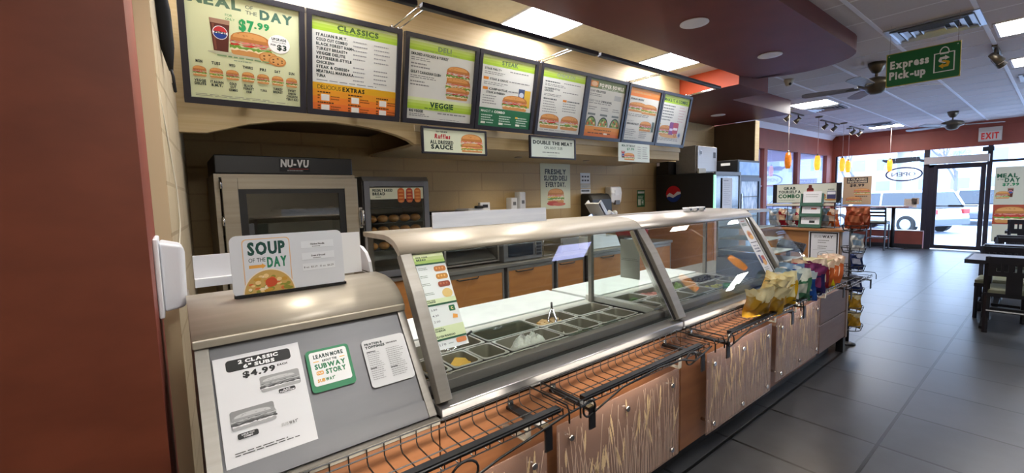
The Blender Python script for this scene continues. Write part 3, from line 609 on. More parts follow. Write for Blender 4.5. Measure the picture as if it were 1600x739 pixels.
OLIV = mat('olives', '#2c2630', .3); PEPP = mat('banana_pepper', '#c9bf62', .4); CUKE = mat('cucumber', '#5f8a48', .5, c2='#8fae6a', ns=(20, 20, 20)); CLEARL = glass('clear_lid', '#eef4f2', 1.45, .05); GREENL = mat('green_lid', '#3f9a4a', .4)
PZ = .867
def pan(x0, x1, y0, y1, label, group=None, depth=.10, fill=None, name='food_pan'):
    t = thing(name, label, 'food pan', ((x0+x1)/2, (y0+y1)/2, PZ-depth), group)
    r = .022; a = .010; L = [rrect(x0, x1, y0, y1, r*.5, PZ), rrect(x0, x1, y0, y1, r*.5, PZ+.003), rrect(x0+a, x1-a, y0+a, y1-a, r, PZ+.003), rrect(x0+a*1.5, x1-a*1.5, y0+a*1.5, y1-a*1.5, r, PZ-.012), rrect(x0+a*2.4, x1-a*2.4, y0+a*2.4, y1-a*2.4, r, PZ-depth)]
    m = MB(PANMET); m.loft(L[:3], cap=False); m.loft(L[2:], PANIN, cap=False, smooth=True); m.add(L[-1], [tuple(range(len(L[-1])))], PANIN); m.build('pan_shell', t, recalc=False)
    cx, cy, hw, hh = (x0+x1)/2, (y0+y1)/2, (x1-x0)/2-.028, (y1-y0)/2-.028; R = random.Random(int(x0*1e4+y0*77)); zb = PZ-depth
    def chips(mt, n, sz, z0, z1, nm, flat=.004):
        m = MB(mt)
        for i in range(n):
            X = Matrix.Translation((cx+R.uniform(-hw*.8, hw*.8), cy+R.uniform(-hh*.8, hh*.8), R.uniform(z0, z1))) @ Matrix.Rotation(R.uniform(0, 6.3), 4, 'Z') @ Matrix.Rotation(R.uniform(-.35, .35), 4, 'X'); s = sz*R.uniform(.8, 1.1)
            m.box((-s/2, -s/2*R.uniform(.4, .9), 0), (s/2, s/2*R.uniform(.4, .9), flat), X=X)
        o = m.build(nm, t); o['kind'] = 'stuff'
    def heap(mt, hgt, nm, fx=1., fy=1., ox=0.):
        m = MB(mt); n = 14; vs = []
        for j in range(n+1):
            for i in range(n+1):
                u, v = i/n*2-1, j/n*2-1; vs.append((cx+ox+hw*fx*u, cy+hh*fy*v, zb+.002+hgt*max(0, (1-u*u)*(1-v*v))**.6*(1+.25*R.uniform(-1, 1))))
        m.add(vs, [(j*(n+1)+i, j*(n+1)+i+1, (j+1)*(n+1)+i+1, (j+1)*(n+1)+i) for j in range(n) for i in range(n)], None, True); o = m.build(nm, t, recalc=False); o['kind'] = 'stuff'
    if fill == 'ychz': chips(CHEY, 22, .075, zb+.02, zb+.075, 'cheese_slices')
    if fill == 'wchz': chips(CHEW, 9, .055, zb+.006, zb+.04, 'cheese_slices')
    if fill == 'shred': heap(SHRED, .115, 'shredded_cheese')
    if fill == 'shreds': heap(SHRED, .07, 'shredded_cheese', .8, .8, .01)
    if fill == 'chick': chips(CHICK, 60, .045, zb+.01, zb+.075, 'chicken_strips', .014)
    if fill == 'meat': chips(MEATP, 8, .05, zb+.004, zb+.03, 'meat_slices', .004)
    if fill == 'lett': heap(LETT, .10, 'shredded_lettuce')
    if fill == 'tom': chips(TOMA, 40, .05, zb+.02, zb+.085, 'tomato_slices', .006)
    if fill == 'cuke': chips(CUKE, 46, .045, zb+.02, zb+.09, 'cucumber_slices', .006)
    if fill == 'oliv':
        m = MB(OLIV)
        for i in range(70): m.ball((cx+R.uniform(-hw, hw), cy+R.uniform(-hh, hh), zb+R.uniform(.05, .10)), .012, 8, 5)
        o = m.build('olive_slices', t); o['kind'] = 'stuff'
    if fill == 'pepp':
        m = MB(PEPP)
        for i in range(40): m.ball((cx+R.uniform(-hw, hw), cy+R.uniform(-hh, hh), zb+R.uniform(.05, .09)), (.014, .014, .007), 8, 4)
        o = m.build('pepper_rings', t); o['kind'] = 'stuff'
    return t
def lid(x0, x1, y0, y1, label, z=PZ+.0035, mt=None):
    t = thing('pan_lid', label, 'lid', ((x0+x1)/2, (y0+y1)/2, z)); mt = mt or CLEARL
    L = [rrect(x0, x1, y0, y1, .012, z), rrect(x0, x1, y0, y1, .012, z+.004), rrect(x0+.02, x1-.02, y0+.02, y1-.02, .012, z+.006), rrect(x0+.03, x1-.03, y0+.03, y1-.03, .012, z+.014)]
    MB(mt).loft(L).build('lid_panel', t); cx, cy = (x0+x1)/2, (y0+y1)/2
    MB(mt).box((cx-(x1-x0)*.22, cy-.006, z+.014), (cx+(x1-x0)*.22, cy+.006, z+.024)).build('grip', t, .003)
EG = 'empty pans of the near counter, middle row'
C1 = (1.366, 1.426); Bq = (1.44, 1.606); Aq = (1.618, 1.785)
pan(.715, .822, *Bq, 'half hidden steel pan at the left end beside the yellow cheese', fill='ychz'); pan(.83, .966, *Bq, 'steel pan holding yellow cheese slices', fill='ychz'); pan(.971, 1.107, *Bq, 'steel pan holding a few pale cheese slices', fill='wchz')
pan(1.118, 1.438, *Bq, 'wide steel pan with a mound of shredded white cheese', fill='shred'); pan(1.446, 1.565, *Bq, 'steel pan with white crumble, right of the shredded cheese', fill='shreds')
for k, (a, b) in enumerate(((1.573, 1.718), (1.725, 1.87), (1.877, 2.025))): pan(a, b, *Bq, 'empty steel pan in the middle row of the near counter', EG)
pan(.715, 1.10, *Aq, 'steel pan in the back row behind the price card', fill='shreds'); pan(1.113, 1.438, *Aq, 'steel pan under a clear lid in the back row', fill='meat'); lid(1.118, 1.433, 1.622, 1.781, 'clear plastic lid over the pan left of the tongs')
pan(1.446, 1.726, *Aq, 'steel pan with golden chicken strips and tongs', fill='chick'); pan(1.735, 2.025, *Aq, 'large empty steel pan at the back right of the near counter')
for a, b, l, f in ((.78, 1.06, 'long front row pan with pink meat slices', 'meat'), (1.075, 1.215, 'front row pan with a few shreds, right of the long pan', 'wchz'), (1.225, 1.37, 'empty front row pan before the shredded cheese', None), (1.44, 1.60, 'front row pan under the nearer clear lid', None), (1.66, 1.80, 'front row pan under the further clear lid', None), (1.87, 2.02, 'empty front row pan beside the middle post', None)): pan(a, b, C1[0], C1[1], l, fill=f)
lid(1.44, 1.60, C1[0], C1[1], 'clear lid on the front row, nearer of the two'); lid(1.66, 1.80, C1[0], C1[1], 'clear lid on the front row, further of the two')
def tongs(p, q, label):
    t = thing('tongs', label, 'tongs', p); p, q = Vector(p), Vector(q); d = (q-p).normalized(); sd = d.cross(Vector((0, 0, 1))).normalized()
    for s in (-1, 1):
        m = MB(CHROME); m.tube([q, q-d*.03+sd*s*.006, p+d*.05+sd*s*.022, p+sd*s*.014], [.005, .007, .007, .006], 6); m.build('arm', t); m = MB(CHROME); m.ball(p+sd*s*.014, (.016, .016, .006), 8, 5); m.build('scoop_tip', t)
    MB(BLACK).tube([q, q+d*.045], .006, 6).build('end_clip', t)
tongs((1.56, 1.655, .845), (1.66, 1.765, .905), 'steel tongs lying in the chicken strips'); tongs((.93, 1.66, .862), (1.06, 1.72, .885), 'steel tongs lying by the foot of the bread price card')
GV = 'empty pans of the further counter'
for a, b, l, f in ((2.13, 2.40, 'pan of green cucumber in the far counter, by the divider', 'cuke'), (2.41, 2.68, 'pan of pink tomato slices in the far counter', 'tom'), (2.69, 3.0, 'pan of shredded lettuce in the far counter', 'lett'), (3.02, 3.41, 'shallow pan heaped with black olives', 'oliv')): pan(a, b, *Aq, l, fill=f)
for a, b, l, f in ((2.13, 2.28, 'empty steel pan in the far counter', None), (2.29, 2.44, 'empty steel pan in the far counter', None), (2.45, 2.66, 'empty steel pan in the far counter', None), (2.67, 2.90, 'empty steel pan in the far counter', None), (2.92, 3.22, 'pan of yellow banana peppers in the far counter', 'pepp'), (3.23, 3.41, 'empty steel pan in the far counter', None)): pan(a, b, *Bq, l, GV if f is None else None, fill=f)
for a, b in ((2.13, 2.30), (2.32, 2.50), (2.72, 2.90), (3.05, 3.22), (3.24, 3.41)): pan(a, b, C1[0], C1[1], 'empty steel pan in the front row of the far counter', 'empty front row pans of the far counter')
lid(2.52, 2.70, C1[0], C1[1], 'clear lid in the front row of the far counter'); pan(2.52, 2.70, C1[0], C1[1], 'lidded front row pan of the far counter')
pan(2.91, 3.03, C1[0], C1[1], 'front row pan holding the green tub'); 
tg = thing('green_tub', 'small green lidded tub in the front row of the far counter', 'tub', (2.97, 1.40, .769)); MB(WHITEP).cyl((2.97, 1.396, .771), (2.97, 1.396, .862), .022, .026).build('tub', tg); MB(GREENL).cyl((2.97, 1.396, .8625), (2.97, 1.396, .905), .028).build('lid', tg)
# divider between the units
t = thing('counter_divider', 'steel divider with clear glass pane between the two pan wells', 'divider', (2.09, 1.62, .86))
MB(PANMET).box((2.056, 1.363, .8665), (2.11, 1.868, .90)).build('base', t, .003); MB(GUARD).box((2.10, 1.50, .90), (2.105, 1.90, 1.30)).build('glass_pane', t)
# ---- sneeze guard over both units
GL0 = Vector((0, 1.235, .862)); gd = Vector((0, .26, .48)).normalized(); gn = Vector((0, -gd.z, gd.y))
t = thing('sneeze_guard', 'long sloping glass sneeze guard with steel canopy above the pans', 'sneeze guard', (2.1, 1.5, .86))
rail = [(1.472, 1.332), (1.466, 1.340), (1.470, 1.352), (1.484, 1.368), (1.51, 1.384), (1.55, 1.396), (1.60, 1.402), (1.83, 1.404), (1.83, 1.385), (1.60, 1.383), (1.53, 1.368), (1.49, 1.340), (1.482, 1.332)]
for a, b in ((.635, 2.077), (2.081, 3.50)): MB(CHAMP if a < 1 else STEEL).prism([(a, y, z) for y, z in rail], (b-a, 0, 0), smooth=True).build('canopy', t)
def post(x0, x1, blk):
    m = MB(STEELX); m.prism([(x0, *(GL0+gd*s+gn*d)[1:]) for s, d in ((.0, -.012), (.0, .030), (.12, .036), (.38, .036), (.535, .02), (.535, -.012))], (x1-x0, 0, 0)); o = m.build('post', t, .003)
    if blk: m = MB(BLACK); m.obox(Vector((x0-.028, 0, 0))+GL0+gd*.005+gn*-.01, Vector((1, 0, 0)), gd, gn, .0275, .525, .022); m.build('post_gasket', o); m = MB(CHROME); m.obox(Vector((x0-.036, 0, 0))+GL0+gd*.005+gn*-.01, Vector((1, 0, 0)), gd, gn, .0075, .525, .026); m.build('post_edge', o)
post(.638, .684, False); post(2.05, 2.118, True); post(3.452, 3.505, True)
for a, b in ((.686, 2.012), (2.120, 3.414)):
    m = MB(GUARD); m.obox(Vector((a, 0, 0))+GL0+gd*.012, Vector((1, 0, 0)), gd, gn, b-a, .515, .006); m.build('glass_pane', t)
m = MB(STEELX); 
for x in (.64, 2.03, 3.43): m.box((x, 1.795, .8665), (x+.025, 1.82, 1.384))
pfl = [(1.49, 1.33), (1.55, 1.38), (1.70, 1.384), (1.70, 1.34)]; m.build('rear_post', t)
def on_glass(name, label, cat, x, s, wd, h, draw, bg, d=.0075):
    g = G(wd, h, bg); draw(g); mb = MB(); g.draw(mb, Vector((x, 0, 0))+GL0+gd*s+gn*d, UX, gd, .0008); return tag(mb.build(name, recalc=False), label, cat)
def d_bread(g):
    g.frac(); g.grad(0, .89, 1, .11, ['#a9c86a', '#c3d68c', '#dfe8b8']); g.text('PICK YOUR', .08, .955, .015, '#24402c', 1, fit=.38); g.text('BREAD', .08, .925, .02, '#24402c', 1, fit=.3); g.rect(0, .875, 1, .018, '#2a5a40')
    for i in range(3):
        y = .79-.085*i; g.rr(.56, y, .4, .06, .025, ('#b9733a', '#b9823a', '#8f4630')[i])
        for k in range(3): g.ell(.65+.1*k, y+.035, .03, .012, ('#d99a58', '#e0b060', '#b06a48')[i], n=8)
        g.bars(.06, y+.05, .3, 2, .016, .006, '#6a7a6a')
    g.ell(.78, .55, .17, .05, '#d8bc78'); g.bars(.06, .57, .3, 2, .016, .006, '#6a7a6a'); g.rect(0, .455, 1, .05, '#cddcb0'); g.text('PICK YOUR', .06, .487, .011, '#24402c', 1, fit=.26); g.text('CHEESE', .06, .468, .014, '#24402c', 1, fit=.26); g.rect(0, .435, 1, .02, '#2a5a40')
    for k, s in enumerate(('3.89', '4.39', '2.00')): g.text(s, .10, .385-.06*k, .02, '#6a6f74', 0, fit=.2)
    g.rr(.68, .355, .2, .06, .01, '#2a6a44'); g.text('C', .78, .372, .025, '#e8dc98', 1, 'c'); g.poly([(.72, .28), (.88, .275), (.9, .31), (.76, .325)], '#d99a48'); g.rect(0, .10, 1, .12, '#cddcb0'); g.text('ADD EXTRA', .06, .195, .012, '#24402c', 1, fit=.28); g.text('CHEESE', .06, .172, .016, '#24402c', 1, fit=.32)
    g.text('GLUTEN FREE BREAD', .05, .115, .018, '#24402c', 1, fit=.6); g.rect(0, .085, 1, .018, '#2a5a40'); g.rr(.62, .03, .34, .05, .02, '#c98050'); g.text('1.70', .08, .035, .022, '#6a6f74', 0, fit=.2); g.bars(.36, .04, .2, 1, .02, .008, '#9aa')
on_glass('bread_price_card', 'tall bread and cheese price card on the near glass beside the first post', 'price card', .69, .165, .125, .362, d_bread, '#dfe6e4')
def d_soupc(g):
    g.frac(); g.text('SOUP', .5, .93, .02, '#b03a2a', 1, 'c', fit=.5); g.text('SMALL', .5, .88, .018, '#2a6a44', 1, 'c', fit=.6); g.text('BOWL', .5, .85, .018, '#2a6a44', 1, 'c', fit=.6)
    g.ell(.5, .68, .3, .085, '#d8b080'); g.ell(.5, .68, .22, .06, '#c06a3a'); g.ell(.6, .64, .2, .04, '#e0a850'); g.rect(.1, .54, .8, .012, '#222222')
    for k, s in enumerate(('TRY A', 'SUPER', 'COMBO')): g.text(s, .5, .47-.05*k, .022, '#2a3560', 1, 'c', fit=.62)
    g.rr(.15, .17, .25, .15, .02, '#3a3f70'); g.rr(.45, .15, .35, .15, .02, '#b04a34'); g.ell(.55, .18, .2, .05, '#d8a050'); g.bars(.15, .09, .7, 2, .03, .01, '#777')
on_glass('combo_price_card', 'narrow tall combo card on the far glass beside the last post', 'price card', 3.285, .095, .122, .438, d_soupc, '#e2e2e4')
g = G(.135, .23, '#d6dcd6'); g.frac(); g.rect(.05, .46, .9, .012, '#9aa6a0'); g.bars(.1, .5, .8, 1, .02, .012, '#8a9690'); mb = MB(); g.draw(mb, (2.094, 1.62, 1.04), (0, -1, 0), UZ, .001); tag(mb.build('price_note', recalc=False), 'pale blank note on the divider glass between the wells', 'note')
tag(MB(mat('corrugated_white', '#d3d8e2', .6, c2='#c4cad6', ns=(3, 3, 40))).box((.905, 1.715, 1.4045), (1.585, 1.722, 1.475)).box((.905, 1.712, 1.4045), (1.585, 1.7149, 1.412)).build('white_screen'), 'long white corrugated screen standing on the canopy', 'screen')
for k in range(3):
    t = thing('sauce_cup', ('left of the three white sauce cups on the canopy', 'middle of the three white sauce cups on the canopy', 'right of the three white sauce cups on the canopy')[k], 'cup', (2.80+.09*k, 1.60, 1.4045), 'sauce cups on the canopy')
    x = 2.80+.09*k; MB(WHITEP).lathe([(.024, 0), (.03, .02), (.031, .028), (.028, .028), (.022, .004), (.0, .004)], (x, 1.60, 1.4045), 14).build('cup', t); MB(BLACK).box((x-.012, 1.57, 1.412), (x+.012, 1.5705, 1.424)).build('print', t)
# ---- display case at the end and cash end of the counter
t = thing('cookie_case', 'slanted clear cookie display case at the far end of the sneeze guard', 'display case', (3.72, 1.5, .86))
MB(GREYPNL).box((3.515, 1.225, .862), (3.90, 1.75, 1.005)).build('case_base', t, .004)
o = Vector((3.515, 1.238, 1.01)); e = Vector((0, .27, .352)).normalized()
MB(GUARD).obox(o, UX, e, Vector((0, -e.z, e.y)), .385, .43, .006).build('front_glass', t); MB(STEELX).box((3.515, 1.222, 1.006), (3.90, 1.25, 1.014)).build('glass_rail', t)
MB(GUARD).prism([(3.888, 1.25, 1.015), (3.888, 1.50, 1.36), (3.888, 1.74, 1.36), (3.888, 1.74, 1.015)], (.006, 0, 0)).build('side_glass', t)
m = MB(PANMET)
for z, y in ((1.06, 1.31), (1.15, 1.38), (1.24, 1.45)): m.box((3.52, y, z), (3.885, 1.73, z+.006)); 
m.build('shelf_trays', t); MB(STEELX).box((3.515, 1.735, 1.006), (3.886, 1.75, 1.38)).box((3.515, 1.50, 1.362), (3.9, 1.75, 1.385)).build('rear_frame', t)
t = thing('cash_counter', 'low wood and taupe counter end with black leg beyond the pans', 'counter', (4.2, 1.6, 0))
MB(WOOD).box((3.464, YF, .13), (4.19, YF+.018, .80)).build('wood_front', t); MB(KICK).box((3.462, 1.30, 0), (4.80, 2.1, .129)).build('kick_plate', t)
m = MB(TAUPE); m.box((4.192, YF-.02, .40), (4.93, YF+.018, .632)); m.box((4.192, YF-.02, .15), (4.93, YF+.018, .392)); m.build('taupe_panels', t, .004)
m = MB(mat('taupe_trim', '#8b766a', .4, .2)); m.box((4.885, YF-.026, .14), (4.935, YF+.02, .64)); m.build('corner_post', t); MB(BLACKM).box((4.86, YF-.018, 0), (4.92, YF+.04, .139)).build('leg', t)
m = MB(DARKMET); m.box((3.464, YF+.0185, .13), (4.93, 2.1, .63)); m.box((3.464, YF+.0185, .63), (4.188, 2.1, .83)); m.build('carcass', t); m = MB(STEELX); m.box((3.464, 1.206, .831), (4.20, 2.12, .861)); m.build('worktop', t, .003)
# card reader
t = thing('card_terminal', 'black card payment terminal on a pole beside the cookie case', 'payment terminal', (4.10, 1.42, .8615))
MB(BLACKM).lathe([(.07, 0), (.07, .012), (.02, .03), (.016, .16), (.03, .18)], (4.10, 1.42, .8615), 16).build('stand', t)
X = Matrix.Translation((4.10, 1.40, 1.065)) @ Matrix.Rotation(radians(-38), 4, 'Y') @ Matrix.Rotation(radians(15), 4, 'X'); MB(BLACK).box((-.045, -.10, -.02), (.045, .10, .02), X=X).build('handset', t, .01)
MB(mat('terminal_screen', '#5a6068', .2)).box((-.033, .02, .0205), (.033, .085, .022), X=X).build('screen', t); m = MB(CHARC)
for i in range(3):
    for j in range(4): m.box((-.03+.022*i, -.085+.024*j, .0205), (-.014+.022*i, -.069+.024*j, .024), X=X)
m.build('keypad', t)
t = thing('tip_cup', 'brass coloured cup beside the card terminal', 'cup', (3.99, 1.40, .8615)); MB(mat('brass_cup', '#8a6a3c', .3, .9)).lathe([(.035, 0), (.045, .12), (.046, .125), (.043, .125), (.033, .006), (0, .006)], (3.99, 1.40, .8615), 18).build('cup', t); MB(CHROME).lathe([(.047, .10), (.0475, .112), (.0465, .112)], (3.99, 1.40, .8615), 18).build('rim_band', t)
# ---- etched panels, light bars, baskets
standoff_panel(.20, 1.045, .19, .62, 'etched wheat panel nearest the camera, cut by the picture edge', 1); standoff_panel(1.10, 1.955, .20, .655, 'etched wheat panel under the long second basket', 2)
standoff_panel(2.235, 3.085, .19, .655, 'etched wheat panel under the basket with the first yellow chips', 3); standoff_panel(3.17, 4.01, .22, .665, 'etched wheat panel at the far end next to the taupe boards', 4)
def basket(x0, x1, label, mid=None):
    t = thing('wire_basket', label, 'basket', ((x0+x1)/2, 1.1, .77), 'black wire chip baskets along the counter')
    yb, yf, zt, zf, zl = 1.196, 1.022, .826, .776, .806; dz = mid or 0; zt, zf, zl = zt-dz, zf-dz, zl-dz; m = MB(BLACKW); r = .0021
    n = round((x1-x0)/.05)
    for i in range(n+1):
        x = x0+(x1-x0)*i/n; m.tube([(x, yb, zt), (x, yb, zf+.012), (x, yb-.012, zf), (x, yf+.008, zf), (x, yf, zf+.008), (x, yf, zl)], r, 4)
    for y, z in ((yb, zt), (yb, (zt+zf)/2), (yb-.075, zf), (yf, zl), (yf, zf+.008)): m.tube([(x0, y, z), (x1, y, z)], r*1.25, 4)
    m.build('wire_body', t)
    for x in (x0, x1):
        m = MB(BLACKW); m.tube([(x, yb, zt), (x, yf-.02, zt), (x, yf-.03, zt-.02), (x, yf-.03, zf-.01)], .0035, 5); m.tube([(x, yb, zf+.02), (x, yf, zf+.02)], r, 4); m.build('end_rail', t)
    for x in (x0+.08, x1-.08):
        m = MB(BLACKM); m.box((x-.016, yf-.012, zf-.014), (x+.016, YF-.001, zf-.003)); m.box((x-.016, yf-.014, zf-.085), (x+.016, yf-.008, zf-.003)); b = m.build('bracket', t); MB(CHROME).cyl((x, YF-.012, zf+.006), (x, YF-.001, zf+.006), .011, seg=12).build('screw_head', b)
    return t
basket(.03, 1.005, 'black wire basket in front of the soup unit, nearest the camera'); basket(1.06, 2.0, 'empty black wire basket below the near sneeze guard glass'); basket(2.09, 3.10, 'black wire basket with yellow chip bags at its far end')
basket(3.14, 4.13, 'black wire basket packed with coloured chip bags'); basket(4.17, 4.90, 'last black wire basket above the taupe boards', .045)
for x0, x1, lb in ((.25, 1.0, 'black light bar under the nearest basket'), (1.12, 1.95, 'black light bar under the second basket'), (2.24, 3.06, 'black light bar under the third basket'), (3.2, 4.0, 'black light bar under the packed basket')):
    t = thing('light_bar', lb, 'light', ((x0+x1)/2, 1.04, .79), 'light bars under the baskets'); MB(BLACKM).box((x0, 1.027, .793), (x1, 1.052, .810)).build('housing', t); MB(mat('warm_led_lit', '#ffd9a0', .4, em=4)).box((x0+.02, 1.032, .7905), (x1-.02, 1.047, .7928)).build('diffuser', t)
    area('light_bar_glow', ((x0+x1)/2, 1.054, .789), (radians(34), 0, 0), x1-x0-.05, .02, LED_W, (1, .90, .74))
    for x in (x0+.1, x1-.1): MB(STEELX).box((x-.012, 1.085, .70), (x+.012, YF-.001, .706)).box((x-.012, 1.085, .7065), (x+.012, 1.089, .7590)).build('clip', t)
def cord(pts, label): tag(MB(BLACK).tube(pts, .004, 6).build('power_cord'), label, 'cord', 'black cords of the basket lights')
def loop(cx, y, cz, rx, rz, n=14, a0=-40, a1=290): return [(cx+rx*cos(radians(a0+(a1-a0)*i/n)), y+.004*i/n, cz+rz*sin(radians(a0+(a1-a0)*i/n))) for i in range(n+1)]
cord([(.12, 1.012, .758)]+loop(.60, 1.008, .755, .045, .035)+[(.72, 1.006, .752), (1.0, 1.006, .79), (1.15, 1.006, .80)], 'black cord looped along the front of the nearest basket')
cord(loop(1.12, 1.004, .775, .03, .03)+[(1.3, 1.0, .80), (1.55, 1.0, .812), (1.72, 1.0, .80)]+loop(1.80, 1.0, .785, .04, .028)+[(1.98, 1.0, .80)], 'black cord looped along the front of the second basket')
cord(loop(2.18, 1.0, .78, .03, .03)+[(2.4, 1.0, .795), (2.7, 1.0, .80), (3.0, 1.0, .79)], 'black cord along the front of the third basket')
# ---- chip bags
FOIL = dict(gold=('#c89a30', '#e6dcb0'), yellow=('#e0b31c', '#f0e8b8'), white=('#dfe0dc', '#8aa6c0'), green=('#4f8a6a', '#dfe6dc'), blue=('#2558b0', '#d8e0ea'), purple=('#352c6a', '#8a3a6a'), red=('#8e1c2a', '#d8c8b0'), orange=('#d9703a', '#f0d8c0'), lemon=('#e8d820', '#f4f0c8'), dred=('#a02030', '#e0c0a0'), rust=('#a04428', '#b86a48'), navy=('#28386a', '#b8c0d8'))
def bag(kind, loc, rot, label, group, s=1., name='chip_bag'):
    c1, c2 = FOIL[kind]; A = mat('foil_'+kind, c1, .24, .3, spec=.7, c2=c2 if kind == 'gold' else c1, ns=(14, 14, 9), contrast=(.5, .85)); B = mat('foil_'+kind+'_panel', c2, .26, .2, c2=c1 if kind != 'white' else c2, ns=(22, 22, 16), contrast=(.55, .8)); R = random.Random(int(loc[0]*1000+loc[1]*7777)); R0 = R.uniform(0, 6); W_, H_, D_ = .144*s, .225*s, .054*s; nx, nz = 12, 16  # cream mottling puts shiny highlights into the gold foil colour
    m = MB(A); P = [[[R.uniform(-1, 1) for _ in range(nz+1)] for _ in range(nx+1)] for _ in (0, 1)]
    for side in (0, 1):
        vs = []
        for j in range(nz+1):
            for i in range(nx+1):
                u, v = i/nx, j/nz; th = D_/2*(max(0, sin(pi*u))**.55)*(max(0, sin(pi*min(max((v-.06)/.88, 0), 1)))**.6); edge = 1-.06*sin(pi*v)
                wr = (P[side][i][j]*.004+.007*sin(u*9+R0)*sin(v*11+R0*2)+.006*sin(u*17-v*13+R0))*s*(1 if 0 < u < 1 else 0)+.004*s*sin(u*19+v*5)*(abs(v-.5)*2)**2; y = (1 if side else -1)*(th+max(wr, -th*.8) if 0 < u < 1 else 0)
                vs.append(((u-.5)*W_*edge+.006*s*sin(v*7+R0), y+.010*s*sin(v*4+R0)*v+.003*sin(u*26)*s*(1 if j in (0, 1, nz-1, nz) else 0), v*H_+.008*s*sin(u*5+R0)*v))
        f1, f2 = [], []
        for j in range(nz):
            for i in range(nx):
                q = (j*(nx+1)+i, j*(nx+1)+i+1, (j+1)*(nx+1)+i+1, (j+1)*(nx+1)+i); u, v = (i+.5)/nx, (j+.5)/nz
                (f2 if v > (.74 if kind == 'gold' else .80)+.10*sin(u*5+1) or (kind != 'gold' and .34 < v < .62 and abs(u-.5) < .36-.5*abs(v-.48)) else f1).append(q)
        m.add(vs, f1, A, True); m.add(vs, f2, B, True)
    o = m.build(name, recalc=False, org=(0, 0, 0)); o.location = loc; o.rotation_euler = rot; return tag(o, label, 'chip bag', group)
BG = 'chip bags in the counter baskets'
ry = radians(90)
CH = [('gold', 2.56, 1.10, 34, 'gold chip bag leaning at the front left of the chip row'), ('gold', 2.68, 1.08, 30, 'gold chip bag second from the left of the chip row'), ('gold', 2.80, 1.10, 26, 'gold chip bag third from the left of the chip row'), ('gold', 2.93, 1.13, 14, 'gold chip bag standing highest behind the first three'), ('yellow', 3.04, 1.09, 20, 'yellow chip bag between the gold bags and the white bag'),
      ('white', 3.17, 1.13, 16, 'white chip bag right of the gold bags'), ('green', 3.28, 1.08, 22, 'green and white chip bag low at the basket front'), ('blue', 3.42, 1.08, 20, 'bright blue chip bag at the basket front'), ('white', 3.47, 1.15, 8, 'white chip bag behind the blue bag'), ('purple', 3.58, 1.09, 18, 'purple chip bag in the middle of the packed basket'), ('purple', 3.68, 1.09, 14, 'purple chip bag right of its twin, before the red bag'),
      ('dred', 3.60, 1.17, 4, 'dark red chip bag at the back beside the last post'), ('red', 3.79, 1.09, 14, 'deep red chip bag right of the purple bags'), ('lemon', 3.86, 1.15, 8, 'lemon yellow chip bag standing tall at the back'), ('lemon', 3.94, 1.10, 12, 'lemon yellow chip bag in front of the orange bags')]
for i, (k, x, y, a, lb) in enumerate(CH): bag(k, (2.70+(x-2.56)*.84, y, .785), (radians(a), radians((-7, 6, -3, 8)[i % 4]), radians(-90+((40, 34, 46, 22)[i % 4] if k in ('gold', 'yellow') else (24, -4, 14)[i % 3]))), lb, BG, 1.06)
for x, a, lb in ((3.84, 10, 'orange chip bag leaning at the left end of the orange bags'), (3.95, 2, 'orange chip bag in the middle of the orange bags'), (4.06, -8, 'orange chip bag nearest the right end of the last basket')): bag('orange', (x, 1.115, .785), (radians(a), radians(8), radians(-80+random.uniform(-10, 10))), lb, BG, 1.05)
# ================================================================ menu boards
MV = Vector((0, -.128, .592)).normalized()
CEN = (.410, 1.026, 1.658, 2.272, 2.910, 3.518, 4.144, 4.762)
PW = PH = .55
LG = ['#ffffff', '#ecece6']
GREENH = ['#a7c93a', '#b5d24e', '#c8dd78', '#dde9ae']
def hdr(g, y0=.86, h=.14): g.frac().grad(0, y0, 1, h, GREENH)
def menu1(g):
    g.frac(); g.text('MEAL', .03, .885, .085, '#5f7a62', 1, fit=.43); g.text('OF', .50, .915, .035, '#5a6a5c', 0, fit=.07); g.text('THE', .50, .865, .035, '#5a6a5c', 0, fit=.105); g.text('DAY', .63, .845, .085, '#4f7260', 1, fit=.30)
    g.text('FOR', .325, .81, .022, '#4c9a62', 0, fit=.06); g.text('ONLY', .325, .775, .022, '#4c9a62', 0, fit=.08); g.text('$7', .44, .705, .10, '#2f9a58', 1, fit=.13); g.text('.99', .575, .745, .06, '#2f9a58', 1, fit=.135)
    g.ell(.46, .455, .3, .02, '#b8b89a'); g.cup(.19, .47, .17, .30); g.sub(.35, .46, .38, .24, 3); g.cookie(.70, .475, .095); g.cookie(.78, .455, .085); g.ell(.80, .63, .105, .092, '#f3f2ea')
    g.text('UPGRADE', .80, .665, .024, '#2a3a30', 1, 'c', fit=.14); g.text('FOOTLONG', .80, .64, .016, '#2a3a30', 0, 'c', fit=.13); g.text('FOR', .745, .61, .016, '#2a3a30', 1, 'c'); g.text('$3', .825, .575, .05, '#2a3a30', 1, 'c', fit=.09)
    g.bars(.24, .425, .52, 1, .02, .012, '#7a9a6a'); g.bars(.38, .395, .2, 1, .02, .01, '#9aa88a')
    D = (('MON', ('VEGGIE', 'DELITE')), ('TUES', ('ITALIAN', 'B.M.T.')), ('WED', ('COLD', 'CUT', 'COMBO')), ('THURS', ('BLACK', 'FOREST', 'HAM')), ('FRI', ('', 'TUNA')), ('SAT', ('TURKEY', 'BREAST')), ('SUN', ('SWEET', 'ONION', 'CHICKEN', 'TERIYAKI')))
    for i, (d, ls) in enumerate(D):
        x = .085+.138*i; g.text(d, x, .335, .026, '#1e2620', 1, 'c', fit=.018*len(d)); g.sub(x-.058, .205, .116, .10, 20+i, False, i % 2)
        for k, l in enumerate(ls):
            if l: g.text(l, x, .155-.031*k, .023, '#2c3630', 1, 'c', fit=min(.0155*len(l), .12))
        if i: g.rect(x-.0695, .06, .0015, .30, '#dcdcc2')
    g.bars(.04, .035, .9, 2, .014, .006, '#9a9a84')
